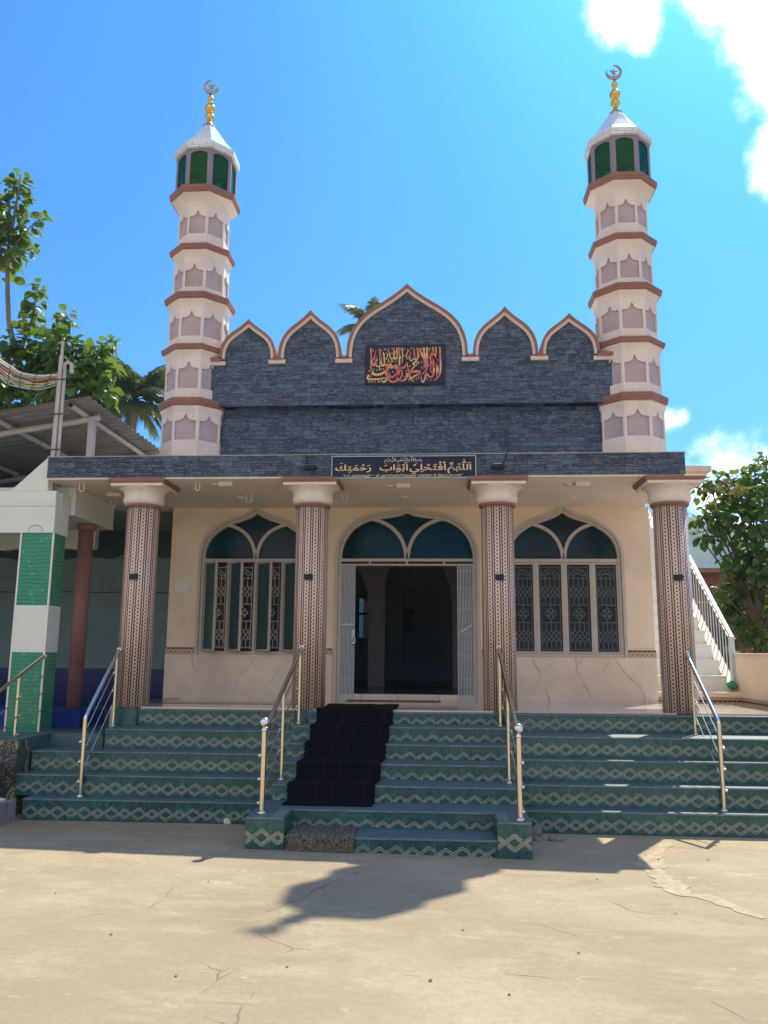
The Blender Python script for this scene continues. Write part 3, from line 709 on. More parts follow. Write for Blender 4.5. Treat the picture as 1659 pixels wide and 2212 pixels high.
# entrance
b = MB(); ribbon_arch(b, opD, -.045, 2.045, 2.12); ribbon_arch(b, opD, .055, 2.085, 2.24); b.box(DX - 1.1, DX + 1.1, 2.08, 2.22, 3.55, 3.60); b.box(DX - 1.1, DX + 1.1, 2.075, 2.20, 3.48, 3.51)
for x in (-.62, 0, .62): b.box(DX + x - .018, DX + x + .018, 2.09, 2.18, 3.51, 3.55)
ef = obj('entrance', b, 'frame', MQ)
obj('arch_bar', sub_arches(DX, 1.155, 3.60, 4.30, 2.09, 2.2, .06, .5), 'frame', ef)
b = MB(); b.prism(list(reversed([p for p in opD if p[1] >= 3.588 - 1e-6])), 2.17, 2.18); obj('fanlight', b, 'archglass', ef)
def gate_leaf(x0, x1, n, diag):
    b = MB()
    for k in range(n):
        x = x0 + (x1 - x0) * (k + .5) / n; b.box(x - .0065, x + .0065, 2.085 + .012 * (k % 2), 2.12 + .012 * (k % 2), FL + .02, 3.48)
    for z in (1.62, 2.0, 2.35, 2.75, 3.1, 3.38):
        for k in range(n - 1):
            xa = x0 + (x1 - x0) * (k + .5) / n; xb = x0 + (x1 - x0) * (k + 1.5) / n; b.bar((xa, 2.125, z), (xb, 2.125, z + .03), .008, .02); b.bar((xa, 2.14, z + .03), (xb, 2.14, z), .008, .02)
    if diag: b.bar((x0 + .05, 2.075, 2.38), (x1 - .04, 2.075, 2.50), .012, .03)
    else: b.bar((x0 + .01, 2.075, 2.50), (x1, 2.075, 2.50), .012, .03)
    return b
obj('folding_gate', gate_leaf(DX - 1.10, DX - .86, 11, False), 'gate', ef); obj('folding_gate', gate_leaf(DX + .83, DX + 1.10, 11, True), 'gate', ef)
b = MB(); b.ball((DX - .875, 2.055, 2.20), .034); b.tube([(DX - .90, 2.06, 2.22), (DX - .90, 2.06, 2.27), (DX - .875, 2.06, 2.29), (DX - .85, 2.06, 2.27), (DX - .85, 2.06, 2.22)], .006, 6); b.box(DX - .90, DX - .86, 2.065, 2.08, 2.28, 2.42); obj('padlock', b, 'steel', ef)
b = MB(); b.bbox(DX - 1.15, DX + 1.15, 2.10, 2.32, FL, 1.375, .012); obj('threshold', b, 'marble', ef)
# inside of the hall, in the dark
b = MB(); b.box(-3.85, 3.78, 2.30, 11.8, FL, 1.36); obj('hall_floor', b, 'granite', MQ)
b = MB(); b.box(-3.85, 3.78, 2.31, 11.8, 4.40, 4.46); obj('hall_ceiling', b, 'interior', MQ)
def round_op(c, h, foot, zs, top):
    L = [(c - h, foot), (c - h, zs)] + [(c - h * math.cos(t) * (1 + .10 * math.sin(2 * t)), zs + (top - zs) * math.sin(t)) for t in (PI * i / 20 for i in range(1, 20))] + [(c + h, zs), (c + h, foot)]
    out = [L[0]]
    for p in L[1:]:
        out.append((max(out[-1][0], p[0]), p[1]))
    return out
hw = wall_open(-3.85, 3.78, 1.36, 4.40, 5.5, 5.85, [round_op(-1.72, .78, 1.36, 3.15, 4.15), round_op(.10, .70, 1.36, 3.15, 4.2), round_op(2.0, .8, 1.36, 3.15, 4.15)])
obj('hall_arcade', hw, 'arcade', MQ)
for x in (-.77, 1.0):
    b = MB(); b.box(x - .19, x + .19, 5.44, 5.9, 2.99, 3.16); b.box(x - .21, x + .21, 5.43, 5.91, 3.13, 3.165); obj('arcade_capital', b, 'arcade', MQ)
b = MB(); xz = ((-3.85, -1.56, 1.36, 4.4), (-1.30, -.39, 1.36, 4.4), (-1.56, -1.30, 1.36, 2.44), (-1.56, -1.30, 3.46, 4.4), (.64, 3.78, 1.36, 4.4), (-.39, .64, 3.75, 4.4), (-.39, .64, 1.36, 1.74))
for q in xz: b.box(q[0], q[1], 9.8, 9.9, q[2], q[3])
b.box(-.45, .70, 10.5, 10.6, 1.36, 3.9); b.box(-.45, -.395, 9.9, 10.5, 1.36, 3.9); b.box(.645, .70, 9.9, 10.5, 1.36, 3.9); obj('hall_back_wall', b, 'interior', MQ)
NB = root('notice_board', (-.25, 9.74, 2.6), 'dark prayer time board hanging inside the hall, seen through the doorway', 'notice board')
b = MB(); b.bbox(-.385, -.118, 9.70, 9.77, 2.62, 3.145, .01); obj('board', b, 'black', NB)
b = MB()
for k, (x, w_) in enumerate(((-.20, .03), (-.19, .05), (-.19, .05), (-.19, .05), (-.31, .05), (-.19, .05))): b.box(x, x + w_, 9.696, 9.70, 3.05 - k * .068, 3.075 - k * .068)
obj('display', b, 'letterwhite', NB)

b = MB(); b.bbox(1.66, 2.22, 2.40, 2.75, 1.36, 2.42, .02); b.box(1.70, 1.93, 2.39, 2.40, 1.45, 2.34); b.box(1.95, 2.18, 2.39, 2.40, 1.45, 2.34)
tag(obj('red_box', b, 'redpaint'), 'red box added behind the closed frosted window in place of a red reflection', 'red_box')  # added box that puts the red reflection into the lower panes

# ---------------------------------------------------------------- minarets
OC = PI / 8
def octa(mb, prof, c, mi=0): return mb.lathe([(r, z) for r, z in prof], c, 8, mi, False, OC)
def facet_xf(cx, cyy, k):
    a = k * PI / 4
    def f(p): return Vector((cx + p.x * math.cos(a) - p.y * math.sin(a), cyy + p.x * math.sin(a) + p.y * math.cos(a), p.z))
    return f
def minaret(cx, cyy, label):
    T = root('minaret', (cx, cyy, 4.70), label, 'minaret', 'minarets on the mosque roof')
    c = (cx, cyy)
    tiers = [(4.70, 6.27, .575, 5.66, 6.00, 6.13), (6.41, 7.295, .555, 6.60, 6.96, 7.10), (7.40, 8.26, .54, 7.575, 7.92, 8.05), (8.385, 9.22, .505, 8.52, 8.84, 8.98), (9.335, 10.325, .465, 9.58, 9.92, 10.05)]
    corn = [(6.27, 6.41, .655), (7.295, 7.40, .655), (8.26, 8.385, .65), (9.22, 9.335, .61), (10.325, 10.465, .665)]
    for i, (z0, z1, R, pb, ps, pa) in enumerate(tiers):
        ap = R * math.cos(OC); hw_ = R * math.sin(OC); pw = hw_ * .84
        core = MB(); octa(core, [(R - .035, z0), (R - .035, z1)], c)
        sh = MB()
        for k in range(8):
            op = [(-pw, pb), (-pw, ps)] + bez((-pw, ps), (-pw * .62, ps + .0), (-pw * .34, ps + .02), (-pw * .22, ps + .05), 5)[1:] + bez((-pw * .22, ps + .05), (-pw * .12, ps + .09), (-.01, pa - .02), (0, pa), 4)[1:]
            op = op + [(-x, z) for x, z in reversed(op[:-1])]
            w = wall_open(-hw_, hw_, z0, z1, -ap, -ap + .03, [op], 0, False); w.xf(facet_xf(cx, cyy, k)); sh.join(w)
        t = obj('tier', sh, 'minaret', T); obj('panel', core, 'lilac', t)
        zb, zt, Rc = corn[i]
        cv = .20 if i == 4 else .11
        b = MB(); octa(b, [(R + .004, zb - cv), (R + .02, zb - cv * .6), (R + (Rc - R) * .45, zb - cv * .25), (Rc - .055, zb - .01), (Rc - .045, zb - .008), (Rc - .045, zb + .01)], c); obj('cove', b, 'minaret', t)
        b = MB(); octa(b, [(Rc - .035, zb), (Rc - .012, zb + .02), (Rc - .012, zb + .05), (Rc, zb + .065), (Rc, zt - .012), (Rc - .02, zt), (R - .1, zt + .035)], c); obj('cornice', b, 'brown', T)
    z0, z1, R = 10.465, 11.235, .565
    ap = R * math.cos(OC); hw_ = R * math.sin(OC); pw = hw_ * .74; fr = MB(); gl = MB()
    for k in range(8):
        op = [(-pw, z0 + .04), (-pw, z1 - .12)] + [(-pw * math.cos(t), z1 - .12 + .07 * math.sin(t)) for t in (PI * j / 10 for j in range(1, 10))] + [(pw, z1 - .12), (pw, z0 + .04)]
        w = wall_open(-hw_, hw_, z0, z1, -ap, -ap + .05, [op], 0, True); w.xf(facet_xf(cx, cyy, k)); fr.join(w)
    lt = obj('lantern', fr, 'mauvepost', T)
    for k in range(8):
        p = MB(); p.box(-pw, pw, -ap + .022, -ap + .028, z0 + .03, z1 - .045); p.xf(facet_xf(cx, cyy, k)); obj('pane', p, 'lantern', lt)
    b = MB(); octa(b, [(.575, 11.23), (.615, 11.24), (.615, 11.36), (.585, 11.375), (.455, 11.53), (.32, 11.72), (.20, 11.90), (.115, 12.02)], c); rc = obj('roof_cap', b, 'roofcap', T, (cx, cyy, 11.2))
    b = MB(); b.lathe([(.125, 12.01), (.125, 12.03), (.10, 12.04)], c, 20); obj('roof_collar', b, 'mauvepost', rc)
    pr = [(.10, 12.03), (.075, 12.06), (.05, 12.12), (.04, 12.16)]
    def blob(z, r, e=1.0): return [(max(.03, r * math.sin(t)), z - r * e * math.cos(t)) for t in (PI * j / 12 for j in range(1, 12))]
    pr += blob(12.25, .088, .9) + [(.045, 12.335)] + blob(12.43, .100, .95) + [(.055, 12.53), (.036, 12.58)] + blob(12.645, .058, .95) + [(.018, 12.71), (.014, 12.78)]
    b = MB(); b.lathe(pr, c, 24); fi = obj('finial', b, 'gold', T)
    b = MB(); cz = 12.90; Ro, Ri = .145, .112; mb_ = []
    a0 = rad(78)
    outer = [(Ro * math.cos(a0 - rad(-0) - t), Ro * math.sin(a0 - t)) for t in np.linspace(0, -rad(324), 40)]
    return T, fi, cz
def crescent(cx, cyy, cz, flip, parent):
    Ro, Ri, off = .150, .119, .0350
    op = rad(62)                                                   # opening direction, up and to one side
    dx, dz = math.cos(op) * flip, math.sin(op)
    pts_o = []; pts_i = []
    # intersection half angles
    d = off; ao = math.acos((d * d + Ro * Ro - Ri * Ri) / (2 * d * Ro)); ai = PI - math.acos((d * d + Ri * Ri - Ro * Ro) / (2 * d * Ri))
    base = math.atan2(dz, dx)
    for t in np.linspace(ao, 2 * PI - ao, 40): pts_o.append((cx + Ro * math.cos(base + t), cz + Ro * math.sin(base + t)))
    for t in np.linspace(ai, 2 * PI - ai, 40): pts_i.append((cx + dx * d + Ri * math.cos(base + t), cz + dz * d + Ri * math.sin(base + t)))
    b = MB(); band_strip(b, pts_o, pts_i, cyy - .022, cyy + .022); obj('crescent', b, 'silver', parent)
    b = MB(); st = []
    for k in range(10):
        r = .078 if k % 2 == 0 else .031; a = PI / 2 + k * PI / 5 + flip * .12; st.append((cx + .01 * flip + r * math.cos(a), cz + .012 + r * math.sin(a)))
    b.prism(st, cyy - .014, cyy + .014); b.tube([(cx, cyy, cz - .135), (cx + .01 * flip, cyy, cz - .02)], .006, 6); obj('star', b, 'silver', parent)
for cx, lab, flip in ((-3.888, 'octagonal minaret rising over the porch end next to the coconut palm', 1), (3.852, 'octagonal minaret rising over the porch end next to the bright cloud', -1)):
    T, fi, cz = minaret(cx, 2.5, lab); crescent(cx, 2.5, cz, flip, fi)

# ---------------------------------------------------------------- steps with zigzag tile bands
def zig(mb, x0, x1, y, zb, zlo, zhi, H=.140, Wd=.335, ph=0.0, w=.0105, mi=1):
    """two interlaced zigzags of double strips on a riser; everything outside zlo..zhi is cut"""
    yy = y - .0025
    def seg(xa, za, xb, zb_, dy):
        yq = yy - dy
        # clip to x and z range
        t0, t1 = 0.0, 1.0
        for a, b_, lo, hi in ((xa, xb, x0, x1), (za, zb_, zlo + w * .6, zhi)):
            d = b_ - a
            if abs(d) < 1e-9:
                if a < lo or a > hi: return
                continue
            ta, tb = (lo - a) / d, (hi - a) / d
            if ta > tb: ta, tb = tb, ta
            t0, t1 = max(t0, ta), min(t1, tb)
        if t1 - t0 < .02: return
        p = (xa + (xb - xa) * t0, za + (zb_ - za) * t0); q = (xa + (xb - xa) * t1, za + (zb_ - za) * t1)
        dx, dz = q[0] - p[0], q[1] - p[1]; L = math.hypot(dx, dz); nx_, nz_ = -dz / L * w / 2, dx / L * w / 2
        mb.add([(p[0] - nx_, yq, p[1] - nz_), (q[0] - nx_, yq, q[1] - nz_), (q[0] + nx_, yq, q[1] + nz_), (p[0] + nx_, yq, p[1] + nz_)], [(0, 1, 2, 3)], mi)
    n0 = int((x0 - ph) / Wd) - 1; n1 = int((x1 - ph) / Wd) + 1
    for k in range(n0, n1 + 1):
        xa = ph + k * Wd; xm = xa + Wd / 2; xb = xa + Wd
        for o in (0.0, .023):                                      # rising strips pass over, falling strips are cut where they pass under
            A0, A1, B0, B1 = zb + H - o, zb + .20 * H - o + .01, zb + o, zb + .80 * H + o - .01
            seg(xm, A1, xb, A0, .0004); seg(xa, B0, xm, B1, .0008)
            for (pa, qa), (pb, qb) in (((xa, A0), (xm, A1)), ((xm, B1), (xb, B0))):
                for t0, t1 in ((0, .44), (.56, 1)): seg(pa + (pb - pa) * t0, qa + (qb - qa) * t0, pa + (pb - pa) * t1, qa + (qb - qa) * t1, 0)
def step_box(mb, x0, x1, y0, y1, z0, z1):
    mb.box(x0, x1, y0, y1, z0, z1 - .022, 0); mb.bbox(x0, x1, y0 - .012, y1, z1 - .022, z1, .006, 2); mb.box(x0 + .002, x1 - .002, y0 - .0135, y0 - .012, z1 - .017, z1 - .007, 3)
H5 = .256
def side_flight(name, x0, x1, noses, label, lefts=None):
    T = root(name, ((x0 + x1) / 2, noses[-1], 0), label, 'stairs')
    for k in range(5):
        zt = FL - k * H5 - (.021 if k == 0 else 0); y0 = noses[k]; y1 = noses[k - 1] + .02 if k else noses[0] + .06
        xl = lefts[k] if lefts else x0
        b = MB(); step_box(b, xl, x1, y0, y1, max(0, zt - H5) if k < 4 else 0, zt)
        zig(b, xl + .01, x1 - .005, y0, FL - (k + 1) * H5 + .024, FL - (k + 1) * H5, FL, .145, .335, .05 * k)
        obj('step', b, ['green', 'zig', 'tread', 'nosing'], T)
    return T
side_flight('entrance_steps', -4.8, -1.40, [-.15, -.58, -.88, -1.13, -1.34], 'wide green tiled steps beside the green pillar, left flight of three', [-3.98, -3.93, -4.76, -4.84, -4.60])
side_flight('entrance_steps', 1.36, 5.85, [-.285, -.82, -1.02, -1.28, -1.49], 'wide green tiled steps with bright sunlit stripes below the outdoor staircase')
T = root('entrance_steps', (0, -2.7, 0), 'narrower projecting green steps under the black carpet, flanked by low blocks', 'stairs')
HC = .183; CN = [-.215, -.61, -.94, -1.37, -1.81, -2.28]
for k in range(5):
    zt = FL - k * HC - (.021 if k == 0 else 0); b = MB(); step_box(b, -1.44, 1.38, CN[k], CN[k - 1] + .02 if k else CN[0] + .05, FL - (k + 1) * HC if k < 4 else FL - 5 * HC, zt)
    zig(b, -1.43, 1.37, CN[k], FL - (k + 1) * HC - .055, FL - (k + 1) * HC, FL - k * HC, .145, .335, .02 + .045 * k); obj('step', b, ['green', 'zig', 'tread', 'nosing'], T)
b = MB(); b.box(-1.515, 1.398, -1.80, -1.2, 0, FL - 5 * HC - .002); step_box(b, -1.515, 1.398, -2.28, -1.80, 0, FL - 5 * HC)
zig(b, -1.12, 1.05, -2.28, .125, .183, .35, .145, .335, .03); obj('landing', b, ['green', 'zig', 'tread', 'nosing'], T)
b = MB(); step_box(b, -1.115, 1.05, -2.74, -2.28, 0, .183); zig(b, -1.11, 1.04, -2.74, -.035, .0, .17, .145, .335, .03); obj('step', b, ['green', 'zig', 'tread', 'nosing'], T)
for xa, xb in ((-1.515, -1.115), (1.05, 1.398)):
    b = MB(); step_box(b, xa, xb, -2.77, -2.2805, 0, .365); zig(b, xa + .005, xb - .005, -2.77, .085, .02, .34, .16, .335, xa + .17, .022)
    xs_ = xb - .03 if xa < 0 else xa + .03
    for j in range(4):
        xx = xs_ + (-1 if xa < 0 else 1) * j * .028; b.add([(xx - .006, -2.765, .3665), (xx + .006, -2.765, .3665), (xx + .006, -2.30, .3665), (xx - .006, -2.30, .3665)], [(0, 1, 2, 3)], 1)
    obj('end_block', b, ['green', 'zig', 'tread', 'nosing'], T)

# carpet running down the middle steps
def drape(x_at, pts, wid, thick, name, mat, label, cat, wob=.006):
    mb = MB(); P = smooth_line([(y, z) for y, z in pts], 3); n = len(P); m = 10; grid = []
    for i, (y, z) in enumerate(P):
        xl, xr = x_at(y)
        for j in range(m + 1):
            t = j / m; e = wob * math.sin(i * 1.3 + j * .9) + wob * random.uniform(-.6, .6)
            edge = .008 * math.sin(i * 2.1) if j in (0, m) else 0
            grid.append((xl + (xr - xl) * t + edge, y - abs(e) * .4, z + thick + abs(e)))
    low = [(x, y + .004, z - thick * .9) for x, y, z in grid]
    f = [(i * (m + 1) + j, i * (m + 1) + j + 1, (i + 1) * (m + 1) + j + 1, (i + 1) * (m + 1) + j) for i in range(n - 1) for j in range(m)]
    f = [q[::-1] for q in f]
    N = len(grid); mb.add(grid + low, f + [tuple(N + i for i in reversed(q)) for q in f], 0, True)
    for i in range(n - 1):
        for j in (0, m): a = i * (m + 1) + j; c = (i + 1) * (m + 1) + j; mb.add([grid[a], grid[c], low[c], low[a]], [(0, 1, 2, 3), (3, 2, 1, 0)][:1])
    for i in (0, n - 1):
        for j in range(m): a = i * (m + 1) + j; mb.add([grid[a], grid[a + 1], low[a + 1], low[a]], [(0, 1, 2, 3)])
    return tag(obj(name, mb, mat), label, cat)
cp_ = [(.85, FL + .002), (.4, FL + .002), (.0, FL + .002), (-.20, FL + .003)]
for k in range(5):
    z = FL - k * HC; y = CN[k]; yn = CN[k + 1] if k < 4 else -2.12
    cp_ += [(y - .030, z + .004), (y - .046, z - .03), (y - .040, z - HC * .55), (y - .05, z - HC + .035), (y - .085, z - HC + .006)]
    if k < 4: cp_ += [((y + yn) / 2 - .02, z - HC + .004)]
cp_ += [(-2.02, FL - 5 * HC + .004), (-2.12, FL - 5 * HC + .004)]
drape(lambda y: (-1.15 + .055 * y if y < 0 else -1.10 - .05 * y, -.115 + .075 * y if y < 0 else -.10), cp_, 1.0, .008, 'carpet', 'carpet', 'long black striped carpet running down the middle of the green steps', 'carpet')
drape(lambda y: (-1.10 - .005 * y, -.40), [(-2.30, .186), (-2.5, .187), (-2.70, .188), (-2.762, .182), (-2.778, .15), (-2.784, .09), (-2.79, .025)], .7, .014, 'doormat', 'mat', 'speckled brown doormat hanging over the lowest step', 'doormat', .004)
b = MB(); b.box(-.98, .52, 1.66, 1.98, FL + .002, FL + .012); tag(obj('rug', b, 'carpetedge'), 'thin brown rug lying in front of the doorway threshold', 'rug')

# ---------------------------------------------------------------- handrails of the steps
def rail_thing(label, x, yl, zl, top_l, posts, end, ball, side, toprail_mat='steel'):
    """x of the rail, lower post foot (yl, zl), its top, upper posts [(y, z foot)], rail end (y, z)"""
    T = root('handrail', (x, yl, zl), label, 'handrail', 'steel handrails on the steps')
    yE, zE = end; sl_ = (zE - top_l) / (yE - yl)
    def zr(y): return top_l + sl_ * (y - yl)
    b = MB(); b.tube([(x, yl, zl), (x, yl, top_l + (.0 if not ball else -.03))], .028, 14); b.lathe([(.052, zl), (.050, zl + .012), (.032, zl + .03)], (x, yl), 14); obj('post', b, 'steelreflect', T)
    if ball:
        b = MB(); b.lathe([(.03, top_l - .03), (.036, top_l - .02), (.022, top_l), (.02, top_l + .012)], (x, yl), 14); b.ball((x, yl, top_l + .062), .054, 18); obj('ball', b, 'steel', T)
    for (y, z) in posts:
        b = MB(); b.tube([(x, y, z), (x, y, zr(y))], .019, 12); b.lathe([(.038, z), (.036, z + .01), (.022, z + .025)], (x, y), 12); obj('post', b, 'steelreflect', T)
    b = MB()
    if ball: P = [(x, yl + .03, zr(yl + .03) - .04), (x, yE, zE)]
    else: P = [(x, yl, top_l - .02), (x, yl + .005, top_l + .012), (x, yl + .03, top_l + .035), (x, yl + .08, zr(yl + .08) + .015), (x, yE, zE)]
    b.tube(P, .026, 14); b.tube([(x, yE - .004, zE), (x, yE + .02, zE)], .034, 14); obj('top_rail', b, toprail_mat, T)
    for d in (.26, .50, .74):
        b = MB(); xo = x + side * .035
        b.tube([(xo, yl - .03, zr(yl) - d - .03), (xo, yE, zE - d * .96)], .008, 8)
        for yy in [yl - .02] + [q[0] for q in posts]: b.ball((xo, yy, zr(yy) - d - .01), .019, 10)
        obj('rod', b, 'steel', T)
    return T
rail_thing('steel handrail with a ball knob beside the black carpet', -1.392, -2.58, .365, 1.23, [(-1.50, .548), (-.33, 1.097)], (-.235, 2.10), True, -1)
rail_thing('steel handrail with a ball knob at the sunlit flight, ending on the third column', 1.289, -2.68, .365, 1.21, [(-1.49, .548), (-.33, 1.097)], (-.235, 2.115), True, 1)
rail_thing('bent steel handrail ending on the column nearest the green pillar', -3.955, -1.18, .256, 1.20, [(-.27, 1.024)], (-.22, 2.05), False, -1)
rail_thing('bent steel handrail ending on the column in front of the outdoor staircase', 3.775, -1.32, .256, 1.245, [(-.42, 1.024)], (-.22, 2.06), False, 1)
rail_thing('short steel handrail running down from the green pillar', -5.02, -1.75, .42, 1.35, [(-.86, .915)], (-.22, 1.96), False, 1)

# ---------------------------------------------------------------- column lamps, ceiling fittings, spotlights
for x, l in zip(CX, ('black box lamp on the column nearest the green pillar', 'black box lamp on the column between open window and doorway', 'black box lamp on the column between doorway and closed window', 'black box lamp on the column in front of the outdoor staircase')):
    b = MB(); b.box(x - .058, x + .058, -.262, -.218, 3.035, 3.11); b.box(x - .045, x + .045, -.266, -.258, 3.045, 3.10); t = tag(obj('column_lamp', b, 'black', None, (x, -.24, 3.03)), l, 'wall lamp', 'black lamps on the porch columns')
def hook(x, y, r, label):
    b = MB(); b.tube([(x - r, y, CEI + .004), (x - r, y, CEI - .09)] + [(x - r * math.cos(t), y, CEI - .09 - r * math.sin(t)) for t in np.linspace(.2, PI - .2, 8)] + [(x + r, y, CEI - .09), (x + r, y, CEI + .004)], .0085, 8)
    tag(obj('ceiling_hook', b, 'whiteplastic', None, (x, y, CEI)), label, 'hook', 'white fan hooks in the porch ceiling')
for x, y, r, l in ((-4.74, -.04, .035, 'white ceiling hook nearest the green pillar, at the porch edge'), (-4.80, 1.30, .035, 'white ceiling hook behind the capital of the column nearest the green pillar'), (-3.005, -.05, .03, 'small white ceiling hook at the porch edge before the open window'), (-2.463, .87, .042, 'largest white ceiling hook, right above the open window'), (-.948, .84, .033, 'white ceiling hook beside the second column capital, above the doorway'), (1.024, .89, .033, 'white ceiling hook beside the third column capital, above the doorway'), (2.934, 1.14, .033, 'faint white ceiling hook above the closed window')):
    hook(x, y, r, l)
for x, y, l in ((-2.657, 1.12, 'round flat ceiling light above the open window'), (-.041, 1.15, 'round flat ceiling light above the doorway'), (2.58, 1.23, 'round flat ceiling light above the closed window')):
    b = MB(); b.lathe([(.05, CEI - .018), (.06, CEI - .012), (.062, CEI + .003)], (x, y), 20); tag(obj('ceiling_light', b, 'whiteplastic', None, (x, y, CEI)), l, 'ceiling light', 'round porch ceiling lights')
for x, y, l in ((-4.56, .74, 'white junction box on the ceiling beside the first column capital'), (-2.60, -.02, 'white junction box at the porch edge before the open window'), (-.026, .17, 'white junction box under the Arabic sign'), (2.55, .11, 'white junction box at the porch edge before the closed window')):
    b = MB(); b.box(x - .10, x + .10, y - .04, y + .10, CEI - .055, CEI + .003); b.lathe([(.07, CEI - .02), (.07, CEI + .002)], (x - .17, y + .1), 16); tag(obj('junction_box', b, 'whiteplastic', None, (x, y, CEI)), l, 'junction box', 'junction boxes on the porch ceiling')
def spot(x, lean, label):
    T = root('spotlight', (x, -.38, 4.60), label, 'spotlight', 'spotlights on the stone parapet')
    b = MB(); b.bbox(x - .075, x + .075, -.47, -.37, 4.555, 4.625, .012); b.box(x - .065, x + .065, -.478, -.47, 4.563, 4.61); obj('housing', b, 'black', T)
    b = MB(); b.tube([(x + lean * .3, -.33, 4.62), (x + lean * .85, -.335, 4.70), (x + lean, -.34, 4.82), (x + lean * 1.5, -.345, 4.845)], .008, 8); b.bar((x - .085, -.40, 4.59), (x - .085, -.31, 4.60), .012, .03); b.bar((x + .085, -.40, 4.59), (x + .085, -.31, 4.60), .012, .03); obj('bracket', b, 'black', T)
spot(-1.31, -.07, 'small black spotlight on the stone parapet beside the sign, nearer the palm'); spot(1.315, .13, 'small black spotlight on the stone parapet beside the sign, nearer the sunlit side')
SB = root('switchboard', (-3.80, 2.07, 3.0), 'white switchboard with two rows of switches on the cream wall', 'switchboard')
b = MB(); b.bbox(-3.94, -3.665, 2.055, 2.08, 3.01, 3.205, .004); obj('plate', b, 'whiteplastic', SB)
for r in range(2):
    for k in range(7):
        if r == 0 and k in (3,): continue
        x = -3.905 + k * .031 + (.008 if k > 3 else 0)
        if r == 1 and k >= 5: continue
        b = MB(); b.box(x - .010, x + .010, 2.050, 2.056, 3.045 + (1 - r) * .085, 3.085 + (1 - r) * .085); obj('switch', b, 'whiteplastic', SB)
b = MB()
for x, z in ((-3.715, 3.082), (-3.73, 3.05), (-3.70, 3.05)): b.lathe([(.006, 3.05), (.006, 3.055)], (x, 2.05), 8).xf(lambda p: p) if False else b.box(x - .006, x + .006, 2.0535, 2.0545, z - .006, z + .006)
obj('socket', b, 'black', SB)

# ---------------------------------------------------------------- signs with writing
def glyphs(s, off=.0):
    c = bpy.data.curves.new('lettering', 'FONT'); c.body = s; c.offset = off; c.resolution_u = 3
    o = bpy.data.objects.new('lettering', c); COL.objects.link(o); bpy.context.view_layer.update()
    m = o.evaluated_get(bpy.context.evaluated_depsgraph_get()).to_mesh()
    v = [(p.co.x, p.co.y) for p in m.vertices]; f = [tuple(q.vertices) for q in m.polygons]
    o.to_mesh_clear(); bpy.data.objects.remove(o); bpy.data.curves.remove(c)
    return v, f
AR = {'ا': 'FE8D FE8E - -', 'ب': 'FE8F FE90 FE91 FE92', 'ت': 'FE95 FE96 FE97 FE98', 'ح': 'FEA1 FEA2 FEA3 FEA4', 'د': 'FEA9 FEAA - -', 'ر': 'FEAD FEAE - -', 'س': 'FEB1 FEB2 FEB3 FEB4',
      'ف': 'FED1 FED2 FED3 FED4', 'ك': 'FED9 FEDA FEDB FEDC', 'ل': 'FEDD FEDE FEDF FEE0', 'م': 'FEE1 FEE2 FEE3 FEE4', 'ن': 'FEE5 FEE6 FEE7 FEE8', 'ه': 'FEE9 FEEA FEEB FEEC', 'و': 'FEED FEEE - -', 'ي': 'FEF1 FEF2 FEF3 FEF4'}
AR = {k: [None if t == '-' else chr(int(t, 16)) for t in v.split()] for k, v in AR.items()}
def shape(word):
    """logical Arabic -> list of (visual glyph, marks), leftmost first"""
    L = []
    for ch in word:
        if ch in AR: L.append([ch, []])
        elif L: L[-1][1].append(ch)
    out = []
    for i, (ch, mk) in enumerate(L):
        F = AR[ch]; pj = i > 0 and AR[L[i - 1][0]][2] is not None; nj = F[2] is not None and i < len(L) - 1
        out.append((F[3] if pj and nj else F[1] if pj else F[2] if nj else F[0], mk))
    return out[::-1]
def ext(v): 
    a = np.array(v); return a.min(0), a.max(0)
def arabic(mb, word, x0, x1, zb, s, y, off=.014, marks=True):
    G = shape(word); full = ''.join(g_ for g_, _ in G); v, f = glyphs(full, off); lo, hi = ext(v); sx = (x1 - x0) / (hi[0] - lo[0])
    mb.add([(x0 + (p[0] - lo[0]) * sx, y, zb + p[1] * s) for p in v], f)
    if not marks: return
    pos = [0.0]
    for i in range(len(G)):
        vv, _ = glyphs(full[:i + 1]); pos.append(ext(vv)[1][0])
    for i, (g_, mk) in enumerate(G):
        gv, _ = glyphs(g_); gl_, gh = ext(gv); cx = (pos[i] + pos[i + 1]) / 2; up = max(gh[1], .42) + .10
        for m in mk:
            mv, mf = glyphs(m, .012)
            if not mv: continue
            a, b_ = ext(mv); c = (a + b_) / 2; h = b_[1] - a[1]
            if m == '\u0650': zc = min(gl_[1], 0) - .10 - h / 2
            else: zc = up + h / 2; up += h + .05
            mb.add([(x0 + (cx - lo[0] + (p[0] - c[0])) * sx, y, zb + (zc + (p[1] - c[1])) * s) for p in mv], mf)
SG = root('sign', (0, -.34, 4.6), 'wide navy signboard with gold Arabic and Tamil writing over the middle of the porch', 'sign')
sx0, sx1, sz0, sz1 = -1.016, 1.013, 4.448, 4.770
b = MB(); b.box(sx0 + .012, sx1 - .012, -.336, -.312, sz0 + .012, sz1 - .012); obj('board', b, 'navy', SG)
b = MB()
for q in ((sx0, sx1, sz0, sz0 + .012), (sx0, sx1, sz1 - .012, sz1), (sx0, sx0 + .012, sz0 + .012, sz1 - .012), (sx1 - .012, sx1, sz0 + .012, sz1 - .012)): b.box(q[0], q[1], -.342, -.311, q[2], q[3])
obj('sign_frame', b, 'signframe', SG)
def sx_(px): return sx0 + (px - 70) / 1525 * (sx1 - sx0)
zrow = lambda py: sz1 - (py - 80) / 242 * (sz1 - sz0)
b = MB(); ys = -.3385
